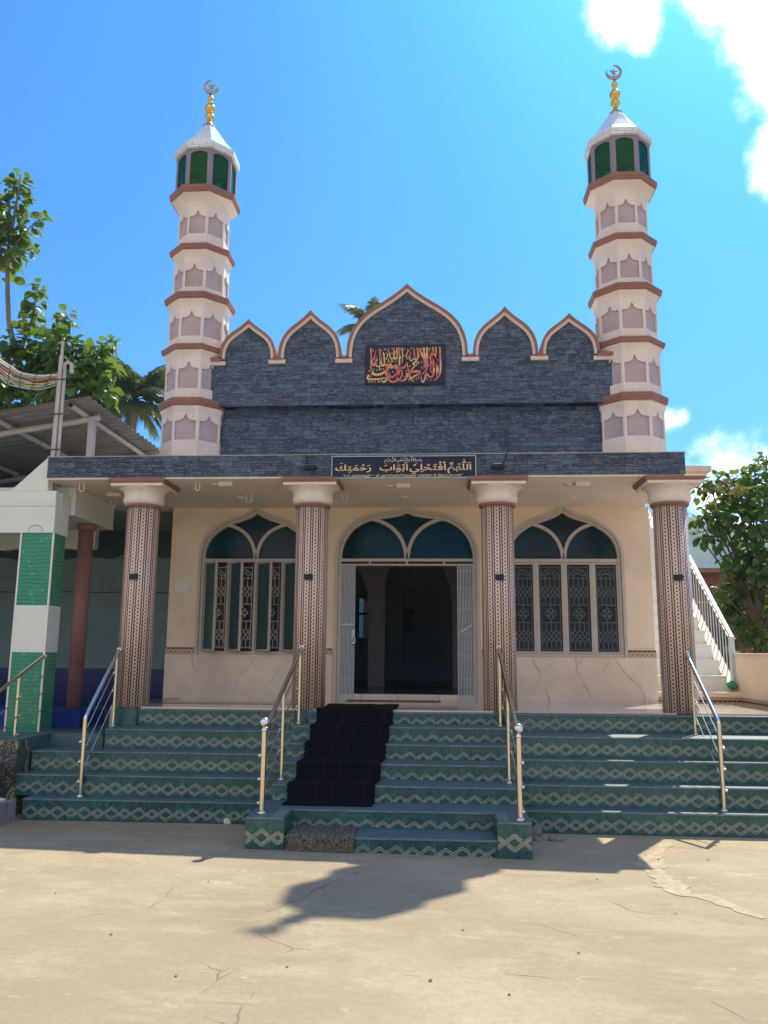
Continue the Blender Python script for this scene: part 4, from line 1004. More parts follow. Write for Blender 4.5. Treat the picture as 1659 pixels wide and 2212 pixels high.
for w_, a, c in (('اَللّٰهُمَّ', 1295, 1545), ('اْفْتَحْلِيْ', 897, 1280), ('اَبْوَابَ', 582, 880), ('رَحْمَتِكَ', 112, 492)):
    arabic(b, w_, sx_(a), sx_(c), zrow(238), .118, ys, .018)
obj('lettering', b, 'lettergold', SG)
b = MB(); xx = [(1030, 962), (958, 880), (876, 760), (752, 632)]
for w_, (c, a) in zip(('بِسْمِ', 'اللّٰهِ', 'الرَّحْمٰنِ', 'الرَّحِيْمِ'), xx): arabic(b, w_, sx_(a), sx_(c), zrow(140), .062, ys, .004)
obj('lettering', b, 'letterwhite', SG)
b = MB(); v, f = glyphs('\u201cயா அல்லாஹ்! உன் அருள்வாயில்க\u0bc8ள எனக்கு நீ திறப்பாயாக!\u201d'.replace('க\u0bc8ள', 'க\u0bc8ள'), .014)
lo, hi = ext(v); s_ = .048
b.add([(sx_(195) + (p[0] - lo[0]) / (hi[0] - lo[0]) * (sx_(1455) - sx_(195)), ys, zrow(306) + p[1] * s_) for p in v], f); obj('lettering', b, 'lettergold', SG)

CP = root('calligraphy_panel', (-.07, 2.14, 7.0), 'navy panel of red and gold Arabic calligraphy on the stone gable', 'sign')
px0, px1, pz0, pz1 = -.775, .629, 6.665, 7.388
b = MB(); b.box(px0, px1, 2.13, 2.168, pz0, pz1); obj('board', b, 'navy', CP)
def cq(x, y): return px0 + (x - 101) / 1478 * (px1 - px0), pz1 - (y - 100) / 712 * (pz1 - pz0)
def stroke(mb, pts, w0, w1=None, y=2.127):
    w1 = w0 if w1 is None else w1; P = smooth_line(pts, 5); n = len(P); L = []; Rr = []
    for i, p in enumerate(P):
        t = P[min(i + 1, n - 1)] - P[max(i - 1, 0)]; t = t / (np.linalg.norm(t) + 1e-9); nn = np.array([-t[1], t[0]])
        u = i / (n - 1); w = (w0 + (w1 - w0) * u) / 2 * (1 + .18 * math.sin(PI * u)) * (.55 + .45 * min(1, 8 * u, 8 * (1 - u)))
        L.append(cq(*(p + nn * w))); Rr.append(cq(*(p - nn * w)))
    v = [(x, y, z) for x, z in L] + [(x, y, z) for x, z in Rr]
    mb.add(v, [(i, i + 1, n + i + 1, n + i) for i in range(n - 1)])
big = MB()
for pts, w0, w1 in (
    ([(1482, 140), (1488, 300), (1494, 480), (1482, 630), (1430, 710), (1365, 758)], 30, 18), ([(1282, 172), (1325, 260), (1385, 370), (1435, 500), (1455, 640)], 34, 16),
    ([(1410, 145), (1410, 260), (1390, 360), (1415, 470), (1424, 580), (1418, 690)], 28, 16), ([(1352, 145), (1366, 300), (1362, 450), (1366, 600), (1345, 680), (1300, 690), (1262, 655), (1238, 600)], 28, 24),
    ([(1242, 598), (1215, 680), (1185, 765), (1155, 770), (1138, 720), (1128, 650)], 26, 16), ([(1302, 170), (1312, 330), (1312, 480), (1308, 592)], 26, 14),
    ([(1247, 145), (1246, 300), (1252, 450), (1238, 545), (1200, 600), (1150, 636)], 30, 18), ([(1186, 145), (1192, 250), (1222, 390), (1216, 525)], 28, 18), ([(1096, 165), (1140, 250), (1188, 370), (1200, 470), (1186, 548)], 36, 16),
    ([(1062, 150), (1078, 260), (1072, 350), (1040, 376), (1016, 330), (1006, 155)], 26, 24), ([(1014, 320), (965, 388), (930, 362), (945, 240), (905, 340), (878, 352), (866, 290), (898, 220), (940, 176)], 22, 14),
    ([(786, 150), (792, 280), (790, 435)], 26, 12), ([(724, 145), (736, 300), (736, 450), (740, 560), (718, 640), (690, 688)], 28, 20), ([(682, 145), (692, 250), (690, 330), (660, 352), (636, 300), (632, 150)], 26, 24),
    ([(634, 310), (602, 352), (574, 342), (556, 290), (546, 215), (500, 340), (480, 362)], 22, 14), ([(528, 150), (530, 250), (545, 220)], 22, 14), ([(358, 155), (380, 300), (376, 470), (361, 572)], 26, 12),
    ([(430, 225), (450, 300), (456, 440), (420, 476), (396, 400), (386, 250)], 26, 22), ([(382, 440), (340, 490), (302, 452), (312, 300), (270, 462), (242, 452), (238, 380), (278, 285), (300, 190)], 22, 14),
    ([(205, 152), (212, 300), (210, 450), (214, 600)], 28, 16), ([(168, 552), (220, 602), (300, 636), (400, 622), (480, 570), (520, 530), (500, 490), (478, 470), (520, 450), (560, 402), (600, 384)], 38, 26),
    ([(200, 600), (158, 660), (150, 704), (210, 716), (330, 716), (420, 704), (482, 684)], 34, 16), ([(270, 592), (215, 575), (180, 640)], 20, 20), ([(520, 650), (484, 632), (500, 600), (524, 640), (498, 710), (455, 772), (420, 744), (414, 690)], 26, 18),
    ([(628, 402), (574, 400), (560, 440), (592, 482), (636, 490), (598, 512), (552, 510), (536, 450), (530, 350)], 28, 22), ([(850, 462), (828, 512), (792, 514), (762, 530), (738, 470)], 28, 24), ([(720, 524), (690, 498), (668, 462), (656, 512), (694, 540), (702, 600), (655, 650), (602, 690), (560, 644), (544, 572)], 28, 22),
    ([(702, 650), (688, 738), (622, 770), (562, 742), (538, 650), (546, 562)], 32, 18), ([(790, 590), (770, 680), (722, 742), (688, 752)], 28, 18), ([(1040, 400), (1074, 430), (1030, 480), (1000, 452), (1034, 398)], 26, 26),
    ([(1026, 480), (960, 560), (932, 602), (1030, 586), (1112, 588), (1088, 632), (985, 690), (962, 722), (1002, 752), (940, 722), (904, 570), (872, 420)], 32, 26), ([(850, 612), (880, 642), (848, 722), (782, 752), (740, 740)], 28, 20)):
    stroke(big, pts, w0 * 1.05, w1 * 1.05)
obj('lettering', big, 'calli', CP)
sm_ = MB()
for (x, y) in ((250, 200), (455, 175), (480, 190), (400, 200), (490, 260), (265, 345), (600, 175), (660, 235), (760, 180), (830, 180), (890, 200), (965, 165), (825, 300), (760, 330), (1150, 180), (1220, 180), (1110, 320), (1280, 340), (1390, 290), (1450, 390), (1335, 430), (1100, 430), (1150, 420), (985, 440), (935, 490), (270, 540), (320, 550), (405, 540), (440, 540), (615, 590), (775, 580), (865, 580), (1150, 520), (1275, 480), (1390, 560), (1325, 600), (1090, 700), (1250, 720), (1050, 730), (1315, 750), (210, 660), (290, 755), (640, 370), (685, 400), (815, 680), (905, 740), (520, 740), (600, 260), (330, 370), (1220, 290)):
    a = random.uniform(-.6, .6); stroke(sm_, [(x - 10, y - 18), (x + 4 * a, y), (x - 4, y + 20)], 9, 5, 2.1265)
    if random.random() < .4: stroke(sm_, [(x - 4, y + 20), (x + 12, y - 16)], 7, 4, 2.1265)
obj('diacritics', sm_, 'letterwhite', CP)
b = MB()
for x, m_ in ((165, 0), (210, 0), (235, 0), (340, 0), (370, 0)):
    stroke(b, [(x, 748), (x + 8, 758), (x + 14, 766)], 22, 22)
obj('lettering', b, 'calli', CP)

# ---------------------------------------------------------------- green pillared neighbour building
AX = root('porch_building', (-5.4, .5, 0), 'mint white porch building with a green water drop tiled pillar and blue dado', 'building')
PF = .915
b = MB(); b.box(-12, -4.80, -.86, 4.7, 0, PF); b.box(-4.80, -4.07, -.30, 4.7, 0, PF - .01); obj('platform', b, 'tread', AX)
b = MB(); b.bbox(-12, -4.79, -.87, -.02, PF, PF + .02, .006); b.box(-4.79, -4.10, -.30, -.02, PF - .01, PF + .008); obj('platform_edge', b, 'tread', AX)
fx0, fx1, fy = -5.49, -5.015, -.23
b = MB(); b.box(fx0, fx1, fy, fy + .38, PF + .02, 3.70); pl_ = obj('pillar', b, 'droptile', AX)
b = MB(); b.box(fx0 - .003, fx1 + .003, fy - .003, fy + .383, 2.01, 2.665); obj('white_band', b, 'fascia', pl_)
b = MB()
for x in (fx0, fx1): b.box(x - .012, x + .012, fy - .008, fy + .008, PF + .02, 3.70)
obj('corner_strip', b, 'white', pl_)
b = MB(); b.box(-12, fx1 + .005, fy - .02, fy + .16, 3.70, 4.10); b.box(-12, fx1 - .005, fy - .012, fy + .16, 4.10, 4.31); b.box(fx1 - .2, fx1 + .003, fy + .16, .20, 3.70, 4.31)
xs = np.linspace(-12, fx1 + .01, 90); up_ = [(x, 4.13 + .028 * abs(math.sin((x + 12) * 5.2))) for x in xs]; lw_ = [(x, 4.09) for x in xs]
band_strip(b, lw_, up_, fy - .034, fy - .0205); obj('fascia', b, 'fascia', AX)
b = MB(); rr = [(-5.42 + .11 - .11 * math.cos(t) + .03, 3.71 + .10 * math.sin(t)) for t in np.linspace(0, PI, 14)]; band_strip(b, rr, [(x * .96 - 5.28 * .04, 3.71 + (z - 3.71) * .90) for x, z in rr], fy - .026, fy - .0195); obj('plaster_ring', b, 'greywall', AX)
b = MB(); b.prism([(-5.70, 4.312), (-5.153, 4.312), (-5.153, 4.83)], fy - .015, fy + .14); obj('sloping_parapet', b, 'fascia', AX)
b = MB(); b.box(-12, -4.95, .24, 1.72, 4.035, 4.462); obj('porch_slab', b, 'fascia', AX)
b = MB(); b.box(-12, -5.17, 1.73, 5, 4.45, 4.62); b.box(-5.17, -4.07, 2.32, 5, 4.45, 4.62); obj('hall_slab', b, 'greywall', AX)
b = MB(); xs = np.linspace(-12, -5.62, 80); band_strip(b, [(x, 4.45) for x in xs], [(x, 3.80 + .045 * abs(math.sin(x * 4.3))) for x in xs], 2.6, 2.75); obj('scalloped_beam', b, 'fascia', AX)
b = MB(); b.box(-12, -4.06, 4.6, 4.8, PF, 4.45); obj('back_wall', b, 'tealwall', AX)
b = MB(); xs = np.linspace(-12, -4.06, 120); band_strip(b, [(x, 4.45) for x in xs], [(x, 3.86 + .06 * abs(math.sin(x * 3.1)) + .22 * math.exp(-((x + 5.55) / .35) ** 2)) for x in xs], 4.56, 4.6); obj('wall_valance', b, 'darkteal', AX)
b = MB(); b.tube([(-12, 4.57, 3.22)] + [(x, 4.57, 3.22 - .02 * abs(math.sin(x * 2.2))) for x in np.linspace(-9, -4.1, 40)], .007, 5); obj('rope', b, 'black', AX)
b = MB(); b.box(-12, -4.06, 4.56, 4.6, PF, 1.70); obj('tile_dado', b, 'bluetile', AX)
b = MB(); b.box(-12, -4.06, 4.555, 4.6, 1.70, 1.73); obj('dado_edge', b, 'greywall', AX)
for x, y in ((-5.13, 1.1), (-7.5, 1.1)):
    b = MB(); b.lathe([(.115, 1.17), (.115, 4.02)], (x, y), 20); b.lathe([(.125, 3.93), (.15, 3.96), (.15, 4.04)], (x, y), 20); obj('pipe_column', b, 'pipecol', AX)
b = MB(); b.bbox(-12, -4.78, .55, 1.45, PF, 1.17, .02); obj('wash_plinth', b, 'bluepaint', AX)
b = MB(); b.box(-7.75, -7.35, 4.545, 4.58, 2.0, 3.1); obj('hall_window', b, 'dark', AX)
b = MB(); b.box(-12, -4.9, 4.2, 4.4, 4.62, 5.75); obj('upper_wall', b, 'greywall', AX)
b = MB(); b.box(-5.9, -4.2, 4.0, 4.18, 4.62, 5.35); obj('roof_room', b, 'cream', AX)
b = MB(); b.box(-12.2, -12, -.2, 5, 0, 4.62); obj('end_wall', b, 'greywall', AX)
# patterned steps of that building
T = root('porch_steps', (-5.3, -1.4, 0), 'steps of colourful curl patterned tiles beside the green stairs', 'stairs')
b = MB(); b.box(-9, -4.815, -1.16, -.87, 0, PF - .003); b.bbox(-9, -4.805, -1.18, -.87, PF - .003, PF + .012, .005, 1); obj('step', b, ['curl', 'tread'], T)
b = MB(); b.box(-9, -4.97, -1.55, -1.16, 0, .64); b.bbox(-9, -4.96, -1.57, -1.16, .64, .66, .005, 1); obj('step', b, ['curl', 'tread'], T)
b = MB()
def rough(mb, x0, x1, y0, y1, z0, z1, j=.012, n=5):
    mb.bbox(x0, x1, y0, y1, z0, z1, .02); mb.v = [(x + random.uniform(-j, j), y + random.uniform(-j, j), z + (random.uniform(-j, j) if z > .02 else 0)) for x, y, z in mb.v]; return mb
rough(b, -9, -4.93, -1.68, -1.55, 0, .40); obj('concrete_lip', b, 'concrete', T)
b = MB(); rough(b, -9, -4.70, -1.98, -1.56, 0, .30, .006); tag(obj('concrete_block', b, 'white'), 'low whitewashed block at the foot of the patterned steps', 'block')
b = MB(); rough(b, -4.70, -4.645, -1.98, -1.40, 0, .27, .01); tag(obj('stone_slab', b, 'stone'), 'broken brown slab propped against the whitewashed block', 'slab')

# ---------------------------------------------------------------- corrugated shed roof with pipes
SH = root('roof_shed', (-5.2, 1, 4.8), 'grey corrugated sheet shelter on pale pipe posts above the neighbour porch', 'shed roof')
mb = MB(); NY = 0; ys_ = []; per = .21
y = .30
while y < 4.4:
    for dy, dz in ((0, 0), (.065, 0), (.10, .038), (.165, .038)): ys_.append((y + dy, dz))
    y += per
xa, xb = -11.0, -4.92; za = lambda x: 5.905 + .155 * (x + 4.92)
v = []
for yy, dz in ys_:
    for x in (xa, xb): v.append((x, yy, za(x) + dz))
n = len(ys_)
mb.add(v, [(2 * i, 2 * i + 1, 2 * i + 3, 2 * i + 2) for i in range(n - 1)]); mb.add([(x, y_, z + .004) for x, y_, z in v], [(2 * i + 2, 2 * i + 3, 2 * i + 1, 2 * i) for i in range(n - 1)])
obj('roof_sheet', mb, 'sheet', SH)
for x in (-5.22, -6.45, -7.7, -8.9):
    b = MB(); b.tube([(x, .42, za(x) - .055), (x, 4.1, za(x) - .055)], .045, 12); b.tube([(x, .418, za(x) - .055), (x, .41, za(x) - .055)], .036, 12, 1); obj('purlin', b, ['shedpaint', 'black'], SH)
b = MB(); b.tube([(-11, .95, za(-11) - .14), (-4.98, .95, za(-4.98) - .14)], .05, 12); obj('beam_pipe', b, 'shedpaint', SH)
b = MB(); b.tube([(-11, 3.6, za(-11) - .14), (-4.3, 3.6, za(-4.3) - .14)], .05, 12); obj('beam_pipe', b, 'shedpaint', SH)
b = MB(); b.box(-5.14, -5.04, .90, 1.0, 4.6, za(-5.05) - .16); obj('post', b, 'shedpaint', SH)
PPB = root('service_pipes', (-5.42, .12, 4.7), 'bundle of rusty white pipes rising past the shelter roof with a hooked outlet', 'pipes')
xp = at(113, 985, .12)[0]
for dx, dy, top_, r in ((0, 0, 6.50, .032), (.075, .02, 6.28, .030), (.035, -.04, 6.72, .022)):
    b = MB(); p = [(xp + dx, .12 + dy, 4.40), (xp + dx * .7 + .02, .12 + dy, top_)]
    if dx == .075: p += [(xp + .08, .12, 6.36), (xp + .13, .12, 6.40), (xp + .19, .12, 6.36), (xp + .20, .12, 6.22)]
    b.tube(p, r, 10); obj('pipe', b, 'shedpaint', PPB)
for z in (5.0, 5.55, 6.1): 
    b = MB(); b.tube([(xp - .05, .06, z), (xp + .13, .07, z + .01)], .012, 6); obj('tie_wire', b, 'bark', PPB)
CB = root('cable_bundle', (-5.6, .15, 6.4), 'sagging bundle of white, red, yellow and green cables tied to the pipes', 'cables')
zc = lambda x, y: at((.4521 * x) / 1.8517, (650 + .4521 * y) / 1.8517, .14)
top_l = [(-60, 1690), (0, 1745), (100, 1812), (200, 1866), (330, 1892), (470, 1884), (530, 1880)]; bot_l = [(-60, 1870), (0, 1912), (80, 1958), (180, 1990), (290, 2004), (400, 1990), (525, 1945)]
cols = ['wirewhite', 'wirewhite', 'wirepink', 'wirered', 'wirewhite', 'wireyellow', 'wireyellow', 'wiregreen', 'wiregreen']
for i, cname in enumerate(cols):
    t = i / (len(cols) - 1); P = []
    for a, c in zip(top_l, bot_l):
        q = zc(a[0] + (c[0] - a[0]) * t, a[1] + (c[1] - a[1]) * t + random.uniform(-6, 6)); P.append((q[0], .14 + random.uniform(-.03, .03), q[2]))
    b = MB(); b.tube(smooth_line(P, 5), .019 if i == 0 else .011, 7); obj('cable', b, cname, CB)
for k in (1, 2, 3, 4, 5):
    a = zc(*top_l[k]); c = zc(*bot_l[k]); b = MB(); b.tube([(a[0], .10, a[2] + .02), (c[0], .10, c[2] - .02), (c[0], .19, c[2] - .02), (a[0], .19, a[2] + .02)], .006, 5); obj('tie', b, 'bark', CB)
lw = [at((.4521 * x) / 1.8517, (1600 + .4521 * y) / 1.8517, .35) for x, y in ((470, 225), (410, 290), (370, 350), (345, 430), (338, 530), (345, 605))]
b = MB(); b.tube(smooth_line(lw, 5), .005, 5); tag(obj('loose_wire', b, 'wireblack'), 'thin black wire dangling below the corrugated shelter', 'wire')

# ---------------------------------------------------------------- outdoor staircase at the sunny side
ST = root('staircase', (4.6, 2.2, FL), 'cream outdoor staircase climbing to the roof along the mosque side', 'staircase')
HS, TS = .252, .32
b = MB(); b.box(3.99, 5.33, 2.10, 2.40, FL, FL + .105); b.bbox(3.985, 5.335, 2.09, 2.40, FL + .105, FL + .185, .01); obj('base_slab', b, 'cream', ST)
b = MB(); b.box(3.985, 5.325, 2.082, 2.10, FL, FL + .10); obj('base_band', b, 'bandx', ST)
for k in range(15):
    z0 = FL + .185 + HS * k; y0 = 2.32 + TS * k; b = MB(); b.bbox(3.985, 5.16, y0, y0 + TS + .02, FL if k < 3 else z0 - HS, z0 + HS, .008); b.box(3.985, 5.16, y0 - .012, y0, z0 + HS - .025, z0 + HS - .004); obj('step', b, 'white', ST)
def slope_prism(mb, x0, x1, y0, y1, zb0, zb1, zt0, zt1, mi=0):
    v = [(x0, y0, zb0), (x1, y0, zb0), (x1, y1, zb1), (x0, y1, zb1), (x0, y0, zt0), (x1, y0, zt0), (x1, y1, zt1), (x0, y1, zt1)]
    return mb.add(v, [(0, 3, 2, 1), (4, 5, 6, 7), (0, 1, 5, 4), (1, 2, 6, 5), (2, 3, 7, 6), (3, 0, 4, 7)], mi)
SLP = HS / TS; YE_ = 2.32 + TS * 15
b = MB(); slope_prism(b, 5.16, 5.31, 2.28, YE_, FL, FL, FL + .24, FL + .24 + SLP * (YE_ - 2.28)); obj('curb', b, 'cream', ST)
b = MB(); b.box(3.985, 6.2, YE_, YE_ + 1.6, FL + .185 + HS * 14, FL + .185 + HS * 15); obj('top_landing', b, 'cream', ST)
RL = root('metal_railing', (5.27, 2.33, 1.5), 'grey painted railing with thin upright bars along the outdoor staircase', 'railing')
b = MB(); b.box(5.245, 5.31, 2.30, 2.36, FL + .24, 2.345); obj('post', b, 'gate', RL)
zr_ = lambda y: 2.345 + SLP * (y - 2.33)
b = MB(); b.bar((5.277, 2.30, zr_(2.30)), (5.277, YE_, zr_(YE_)), .06, .045); b.bar((5.277, 2.34, zr_(2.34) - .12), (5.277, YE_, zr_(YE_) - .12), .014, .014); obj('top_rail', b, 'gate', RL)
k = 0; y = 2.47
while y < YE_:
    b = MB(); zt = zr_(y) - (.02 if k % 3 else .02); zb = FL + .24 + SLP * (y - 2.28) - .01
    b.box(5.270, 5.284, y - .007, y + .007, zb, zt)
    obj('bar', b, 'gate', RL); y += .135; k += 1
tb = MB(); tb.ball((5.215, 2.26, FL + .29), .07, 9); tb.v = [(x + random.uniform(-.018, .018), y + random.uniform(-.018, .018), FL + .19 + (z - FL - .19) * .95 + random.uniform(-.015, .015)) for x, y, z in tb.v]; tag(obj('plastic_bag', tb, 'bag'), 'crumpled green plastic bag at the foot of the outdoor staircase railing', 'bag')
BW = root('boundary_wall', (5.36, 1, FL), 'plain cream boundary wall beside the outdoor staircase', 'wall')
b = MB(); b.box(5.30, 5.48, -2.2, 2.40, .0, 2.03); obj('wall', b, 'cream', BW)
b = MB(); b.bbox(5.285, 5.495, -2.2, 2.42, 2.03, 2.075, .008); obj('wall_cap', b, 'trimcream', BW)
b = MB(); b.box(5.283, 5.30, -.25, 2.10, FL, FL + .10); obj('border_band', b, 'bandy', BW)

# ---------------------------------------------------------------- houses and plants beyond
BH = root('brick_house', (11, 15, 0), 'red brick house half hidden behind the big leaved tree', 'house')
b = MB(); b.box(7.0, 16, 13, 18, 0, 4.45); obj('wall', b, 'brick', BH)
b = MB(); b.box(6.8, 16.2, 12.8, 18.2, 4.45, 4.58); obj('roof', b, 'brown', BH)
b = MB(); b.box(8.1, 9.0, 12.96, 13, 1.6, 2.9); obj('window', b, 'dark', BH)
b = MB(); b.box(6.9, 16, 12.94, 13, 3.55, 3.62); obj('ledge', b, 'concrete', BH)

def leaf_template(fold=.20, droop=.35, wid=.40):
    T_ = []; nt = 5
    for i in range(nt + 1):
        t = i / nt; w = wid * math.sin(PI * min(1, t * .94 + .04)) ** .75 * (1.12 - .25 * t)
        for s in (-1, -.5, 0, .5, 1): T_.append((t, s * w, fold * abs(s) * w * 1.1 - droop * t * t + .03 * math.sin(9 * t + 3 * s)))
    F = [(i * 5 + j, (i + 1) * 5 + j, (i + 1) * 5 + j + 1, i * 5 + j + 1) for i in range(nt) for j in range(4)]
    return np.array(T_), np.array(F)
def leaf_mesh(name, P, D, Lg, mat, parent, fold=.2, droop=.35, wid=.42):
    T_, F = leaf_template(fold, droop, wid); n = len(P); m = len(T_)
    D = D / np.linalg.norm(D, axis=1, keepdims=True); up = np.tile([0, 0, 1.0], (n, 1)) + rng.normal(0, .35, (n, 3))
    Sd = np.cross(up, D); Sd /= np.linalg.norm(Sd, axis=1, keepdims=True) + 1e-9; N = np.cross(D, Sd)
    dr = rng.uniform(.5, 1.5, n)[:, None]
    V = P[:, None, :] + Lg[:, None, None] * (T_[None, :, 0, None] * D[:, None, :] + T_[None, :, 1, None] * Sd[:, None, :] + (T_[None, :, 2] * dr)[:, :, None] * N[:, None, :])
    V = V.reshape(-1, 3); FF = (F[None] + (np.arange(n) * m)[:, None, None]).reshape(-1, 4)
    pw = WO[parent.name]; me = bpy.data.meshes.new(name); me.vertices.add(len(V)); me.vertices.foreach_set('co', (V - np.array(pw)).ravel())
    me.loops.add(FF.size); me.loops.foreach_set('vertex_index', FF.ravel().astype(np.int32)); me.polygons.add(len(FF)); me.polygons.foreach_set('loop_start', np.arange(0, FF.size, 4, dtype=np.int32)); me.polygons.foreach_set('loop_total', np.full(len(FF), 4, dtype=np.int32))
    me.polygons.foreach_set('use_smooth', np.ones(len(FF), bool)); me.materials.append(MT[mat]); me.update(calc_edges=True); me.validate()
    o = bpy.data.objects.new(name, me); COL.objects.link(o); o.parent = parent; WO[o.name] = pw; return o
def stem_leaves(line, n, L0, spread, start=.15, droop=-.35):
    """pairs of leaves along a stem"""
    P = np.array(smooth_line(line, 8)); seg = np.linalg.norm(np.diff(P, axis=0), axis=1); cum = np.concatenate([[0], np.cumsum(seg)]); tot = cum[-1]
    pts = []; dirs = []; ls = []
    for k in range(n):
        u = start + (1 - start) * k / max(1, n - 1) - .04 * rng.uniform(); s = u * tot; i = min(np.searchsorted(cum, s), len(P) - 1)
        p = P[i]; a0 = k * 1.57 + rng.normal(0, .4)
        for q in (0, PI):
            a = a0 + q + rng.normal(0, .3); d = np.array([math.cos(a), math.sin(a), droop + .55 * (u > .85) + rng.normal(0, .3)])
            off = spread * (1.1 - u * .6) * rng.uniform(.3, 1.0); L = L0 * (1.15 - .45 * u) * rng.uniform(.75, 1.2)
            pts.append(p + off * np.array([math.cos(a), math.sin(a), .05])); dirs.append(d); ls.append(L)
    return pts, dirs, ls
def cluster_leaves(c, r, n, L0):
    pts = []; dirs = []; ls = []
    for _ in range(n):
        v = rng.normal(0, 1, 3); v /= np.linalg.norm(v); q = np.array(c) + v * np.array(r) * rng.uniform(.45, 1.0) ** .6
        d = v * .7 + rng.normal(0, .45, 3); d[2] -= .35; pts.append(q); dirs.append(d); ls.append(L0 * rng.uniform(.7, 1.25))
    return pts, dirs, ls
def build_tree(label, base, trunk, branches, leaves, mat, bark):
    T = root('tree', base, label, 'tree')
    b = MB(); b.tube(trunk[0], trunk[1], 10); obj('trunk', b, bark, T)
    b = MB()
    for pts, r in branches: b.tube(smooth_line(pts, 4), [r * (1 - .75 * i / (4 * (len(pts) - 1))) for i in range(4 * (len(pts) - 1) + 1)], 6)
    if branches: obj('branches', b, bark, T)
    P = np.array([p for l in leaves for p in l[0]]); D = np.array([p for l in leaves for p in l[1]]); L = np.array([p for l in leaves for p in l[2]])
    leaf_mesh('crown', P, D, L, mat, T); return T
# tall big leaved tree behind the shelter
YT = 9.0
z3 = lambda x, y, Y=YT: tuple(at((.4521 * x) / 1.8517, (650 + .4521 * y) / 1.8517, Y))
stems = [([(150, 1720), (90, 1480), (72, 1250), (66, 1000), (78, 750), (150, 350), (185, 110)], .10, 64, .31, .46, .30, .60),
         ([(170, 1720), (230, 1520), (280, 1400), (312, 1230), (342, 1075)], .06, 32, .30, .36, .26, .42), ([(470, 1760), (530, 1480), (570, 1390), (604, 1320)], .05, 16, .31, .30, .22, .25),
         ([(800, 1810), (880, 1690), (975, 1565)], .04, 15, .31, .30, .22, .12), ([(680, 1740), (712, 1600)], .03, 9, .27, .26, .2, .15), ([(60, 1730), (95, 1600), (100, 1530)], .03, 8, .28, .26, .2, .2), ([(330, 440), (368, 455)], .02, 5, .2, .18, .15, .0), ([(75, 800), (240, 600), (380, 470)], .03, 14, .28, .26, .2, .2), ([(70, 900), (200, 780), (330, 760)], .03, 12, .27, .26, .2, .2)]
leaves = []; br_ = []
for line, r, n, L0, spr, _, st in stems:
    pts = [np.array(z3(x, y, YT + rng.normal(0, .25))) for x, y in line]; br_.append(([tuple(p) for p in pts], r)); leaves.append(stem_leaves([tuple(p) for p in pts], n, L0, spr, st if line[0][1] > 1000 else .1))
leaves.append(stem_leaves([z3(20, 1000), z3(10, 700), z3(60, 400), z3(120, 200)], 36, .30, .42, .0))
for x, y, r, n in ((60, 1850, .7, 40), (230, 1800, .7, 46), (400, 1680, .65, 44), (380, 1900, .8, 44), (560, 1800, .7, 44), (640, 1950, .8, 60), (760, 1900, .7, 46), (820, 2020, .6, 36), (200, 2080, .8, 40), (60, 2130, .8, 36), (420, 2120, .8, 40), (660, 2130, .8, 50), (860, 1800, .5, 20), (-120, 1800, .9, 40), (-150, 2050, .9, 40), (300, 1600, .4, 16), (700, 1720, .45, 16), (-60, 700, .6, 30), (-100, 500, .5, 26), (560, 1600, .35, 14), (930, 1850, .35, 12)):
    leaves.append(cluster_leaves(z3(x, y, YT + rng.uniform(-.5, .9)), (r, r, r * .8), int(n * 1.5), .32))
for x, y in ((200, 2080), (420, 2120), (640, 1950), (820, 2020), (60, 1850)): br_.append(([z3(260, 2300), z3((260 + x) / 2 + 20, (2300 + y) / 2), z3(x, y)], .05))
bx = z3(260, 2300); build_tree('tall tree with big round leaves behind the corrugated shelter', (bx[0], YT, 0), ([(bx[0], YT, 0), (bx[0] + .1, YT, bx[2] * .5), bx], [.24, .2, .13]), br_, leaves, 'leaf', 'greybark')
# big leaved tree beyond the boundary wall
YR = 8.0
z6 = lambda x, y, Y=YR: tuple(at((2400 + .5424 * x) / 1.8517, (1750 + .5424 * y) / 1.8517, Y))
leaves = []; br_ = []
for x, y, r, n in ((740, 400, .22, 16), (800, 345, .28, 30), (880, 330, .30, 34), (900, 440, .36, 50), (990, 330, .34, 44), (1010, 450, .42, 60), (1060, 310, .34, 44), (1140, 300, .40, 56), (1215, 210, .32, 40), (1230, 150, .2, 14), (1120, 450, .46, 70), (1230, 400, .45, 60), (800, 520, .24, 26), (720, 600, .16, 14), (745, 740, .20, 18), (820, 760, .22, 22), (880, 600, .34, 46), (960, 600, .36, 50), (840, 690, .22, 18), (930, 720, .26, 30), (1060, 620, .44, 64), (1180, 620, .46, 66), (1080, 780, .40, 56), (1180, 800, .46, 66), (950, 915, .20, 22), (1020, 930, .34, 44), (1130, 960, .44, 60), (1240, 950, .45, 60), (990, 1010, .26, 30), (900, 1150, .22, 26), (950, 1160, .32, 40), (1060, 1110, .42, 60), (1180, 1120, .46, 66), (920, 1240, .24, 28), (1000, 1280, .38, 54), (1120, 1280, .46, 66), (1230, 1280, .46, 60), (960, 1350, .26, 28), (1040, 1430, .42, 54), (1160, 1450, .48, 60), (1090, 1560, .5, 50), (1230, 1550, .5, 50), (1320, 500, .6, 60), (1340, 800, .6, 60), (1340, 1100, .6, 60), (1330, 1400, .6, 60)):
    leaves.append(cluster_leaves(z6(x, y, YR + rng.uniform(-.5, .8)), (r * .85, r * 1.1, r * .8), int(n * .95), .185)); br_.append(([z6(1180, 1500), z6((1180 * .6 + x * .4), (1500 * .5 + y * .5)), z6(x, y)], .045)) if y < 1300 and rng.uniform() < .55 else None
bx = z6(1180, 1500)
TR = build_tree('bushy tree with big dark leaves and pale flower sprays beyond the boundary wall', (bx[0], YR, 0), ([(bx[0], YR, 0), (bx[0] - .05, YR, 1.0), bx], [.2, .18, .14]), br_, leaves, 'leafr', 'bark')
P = []; D = []; L = []
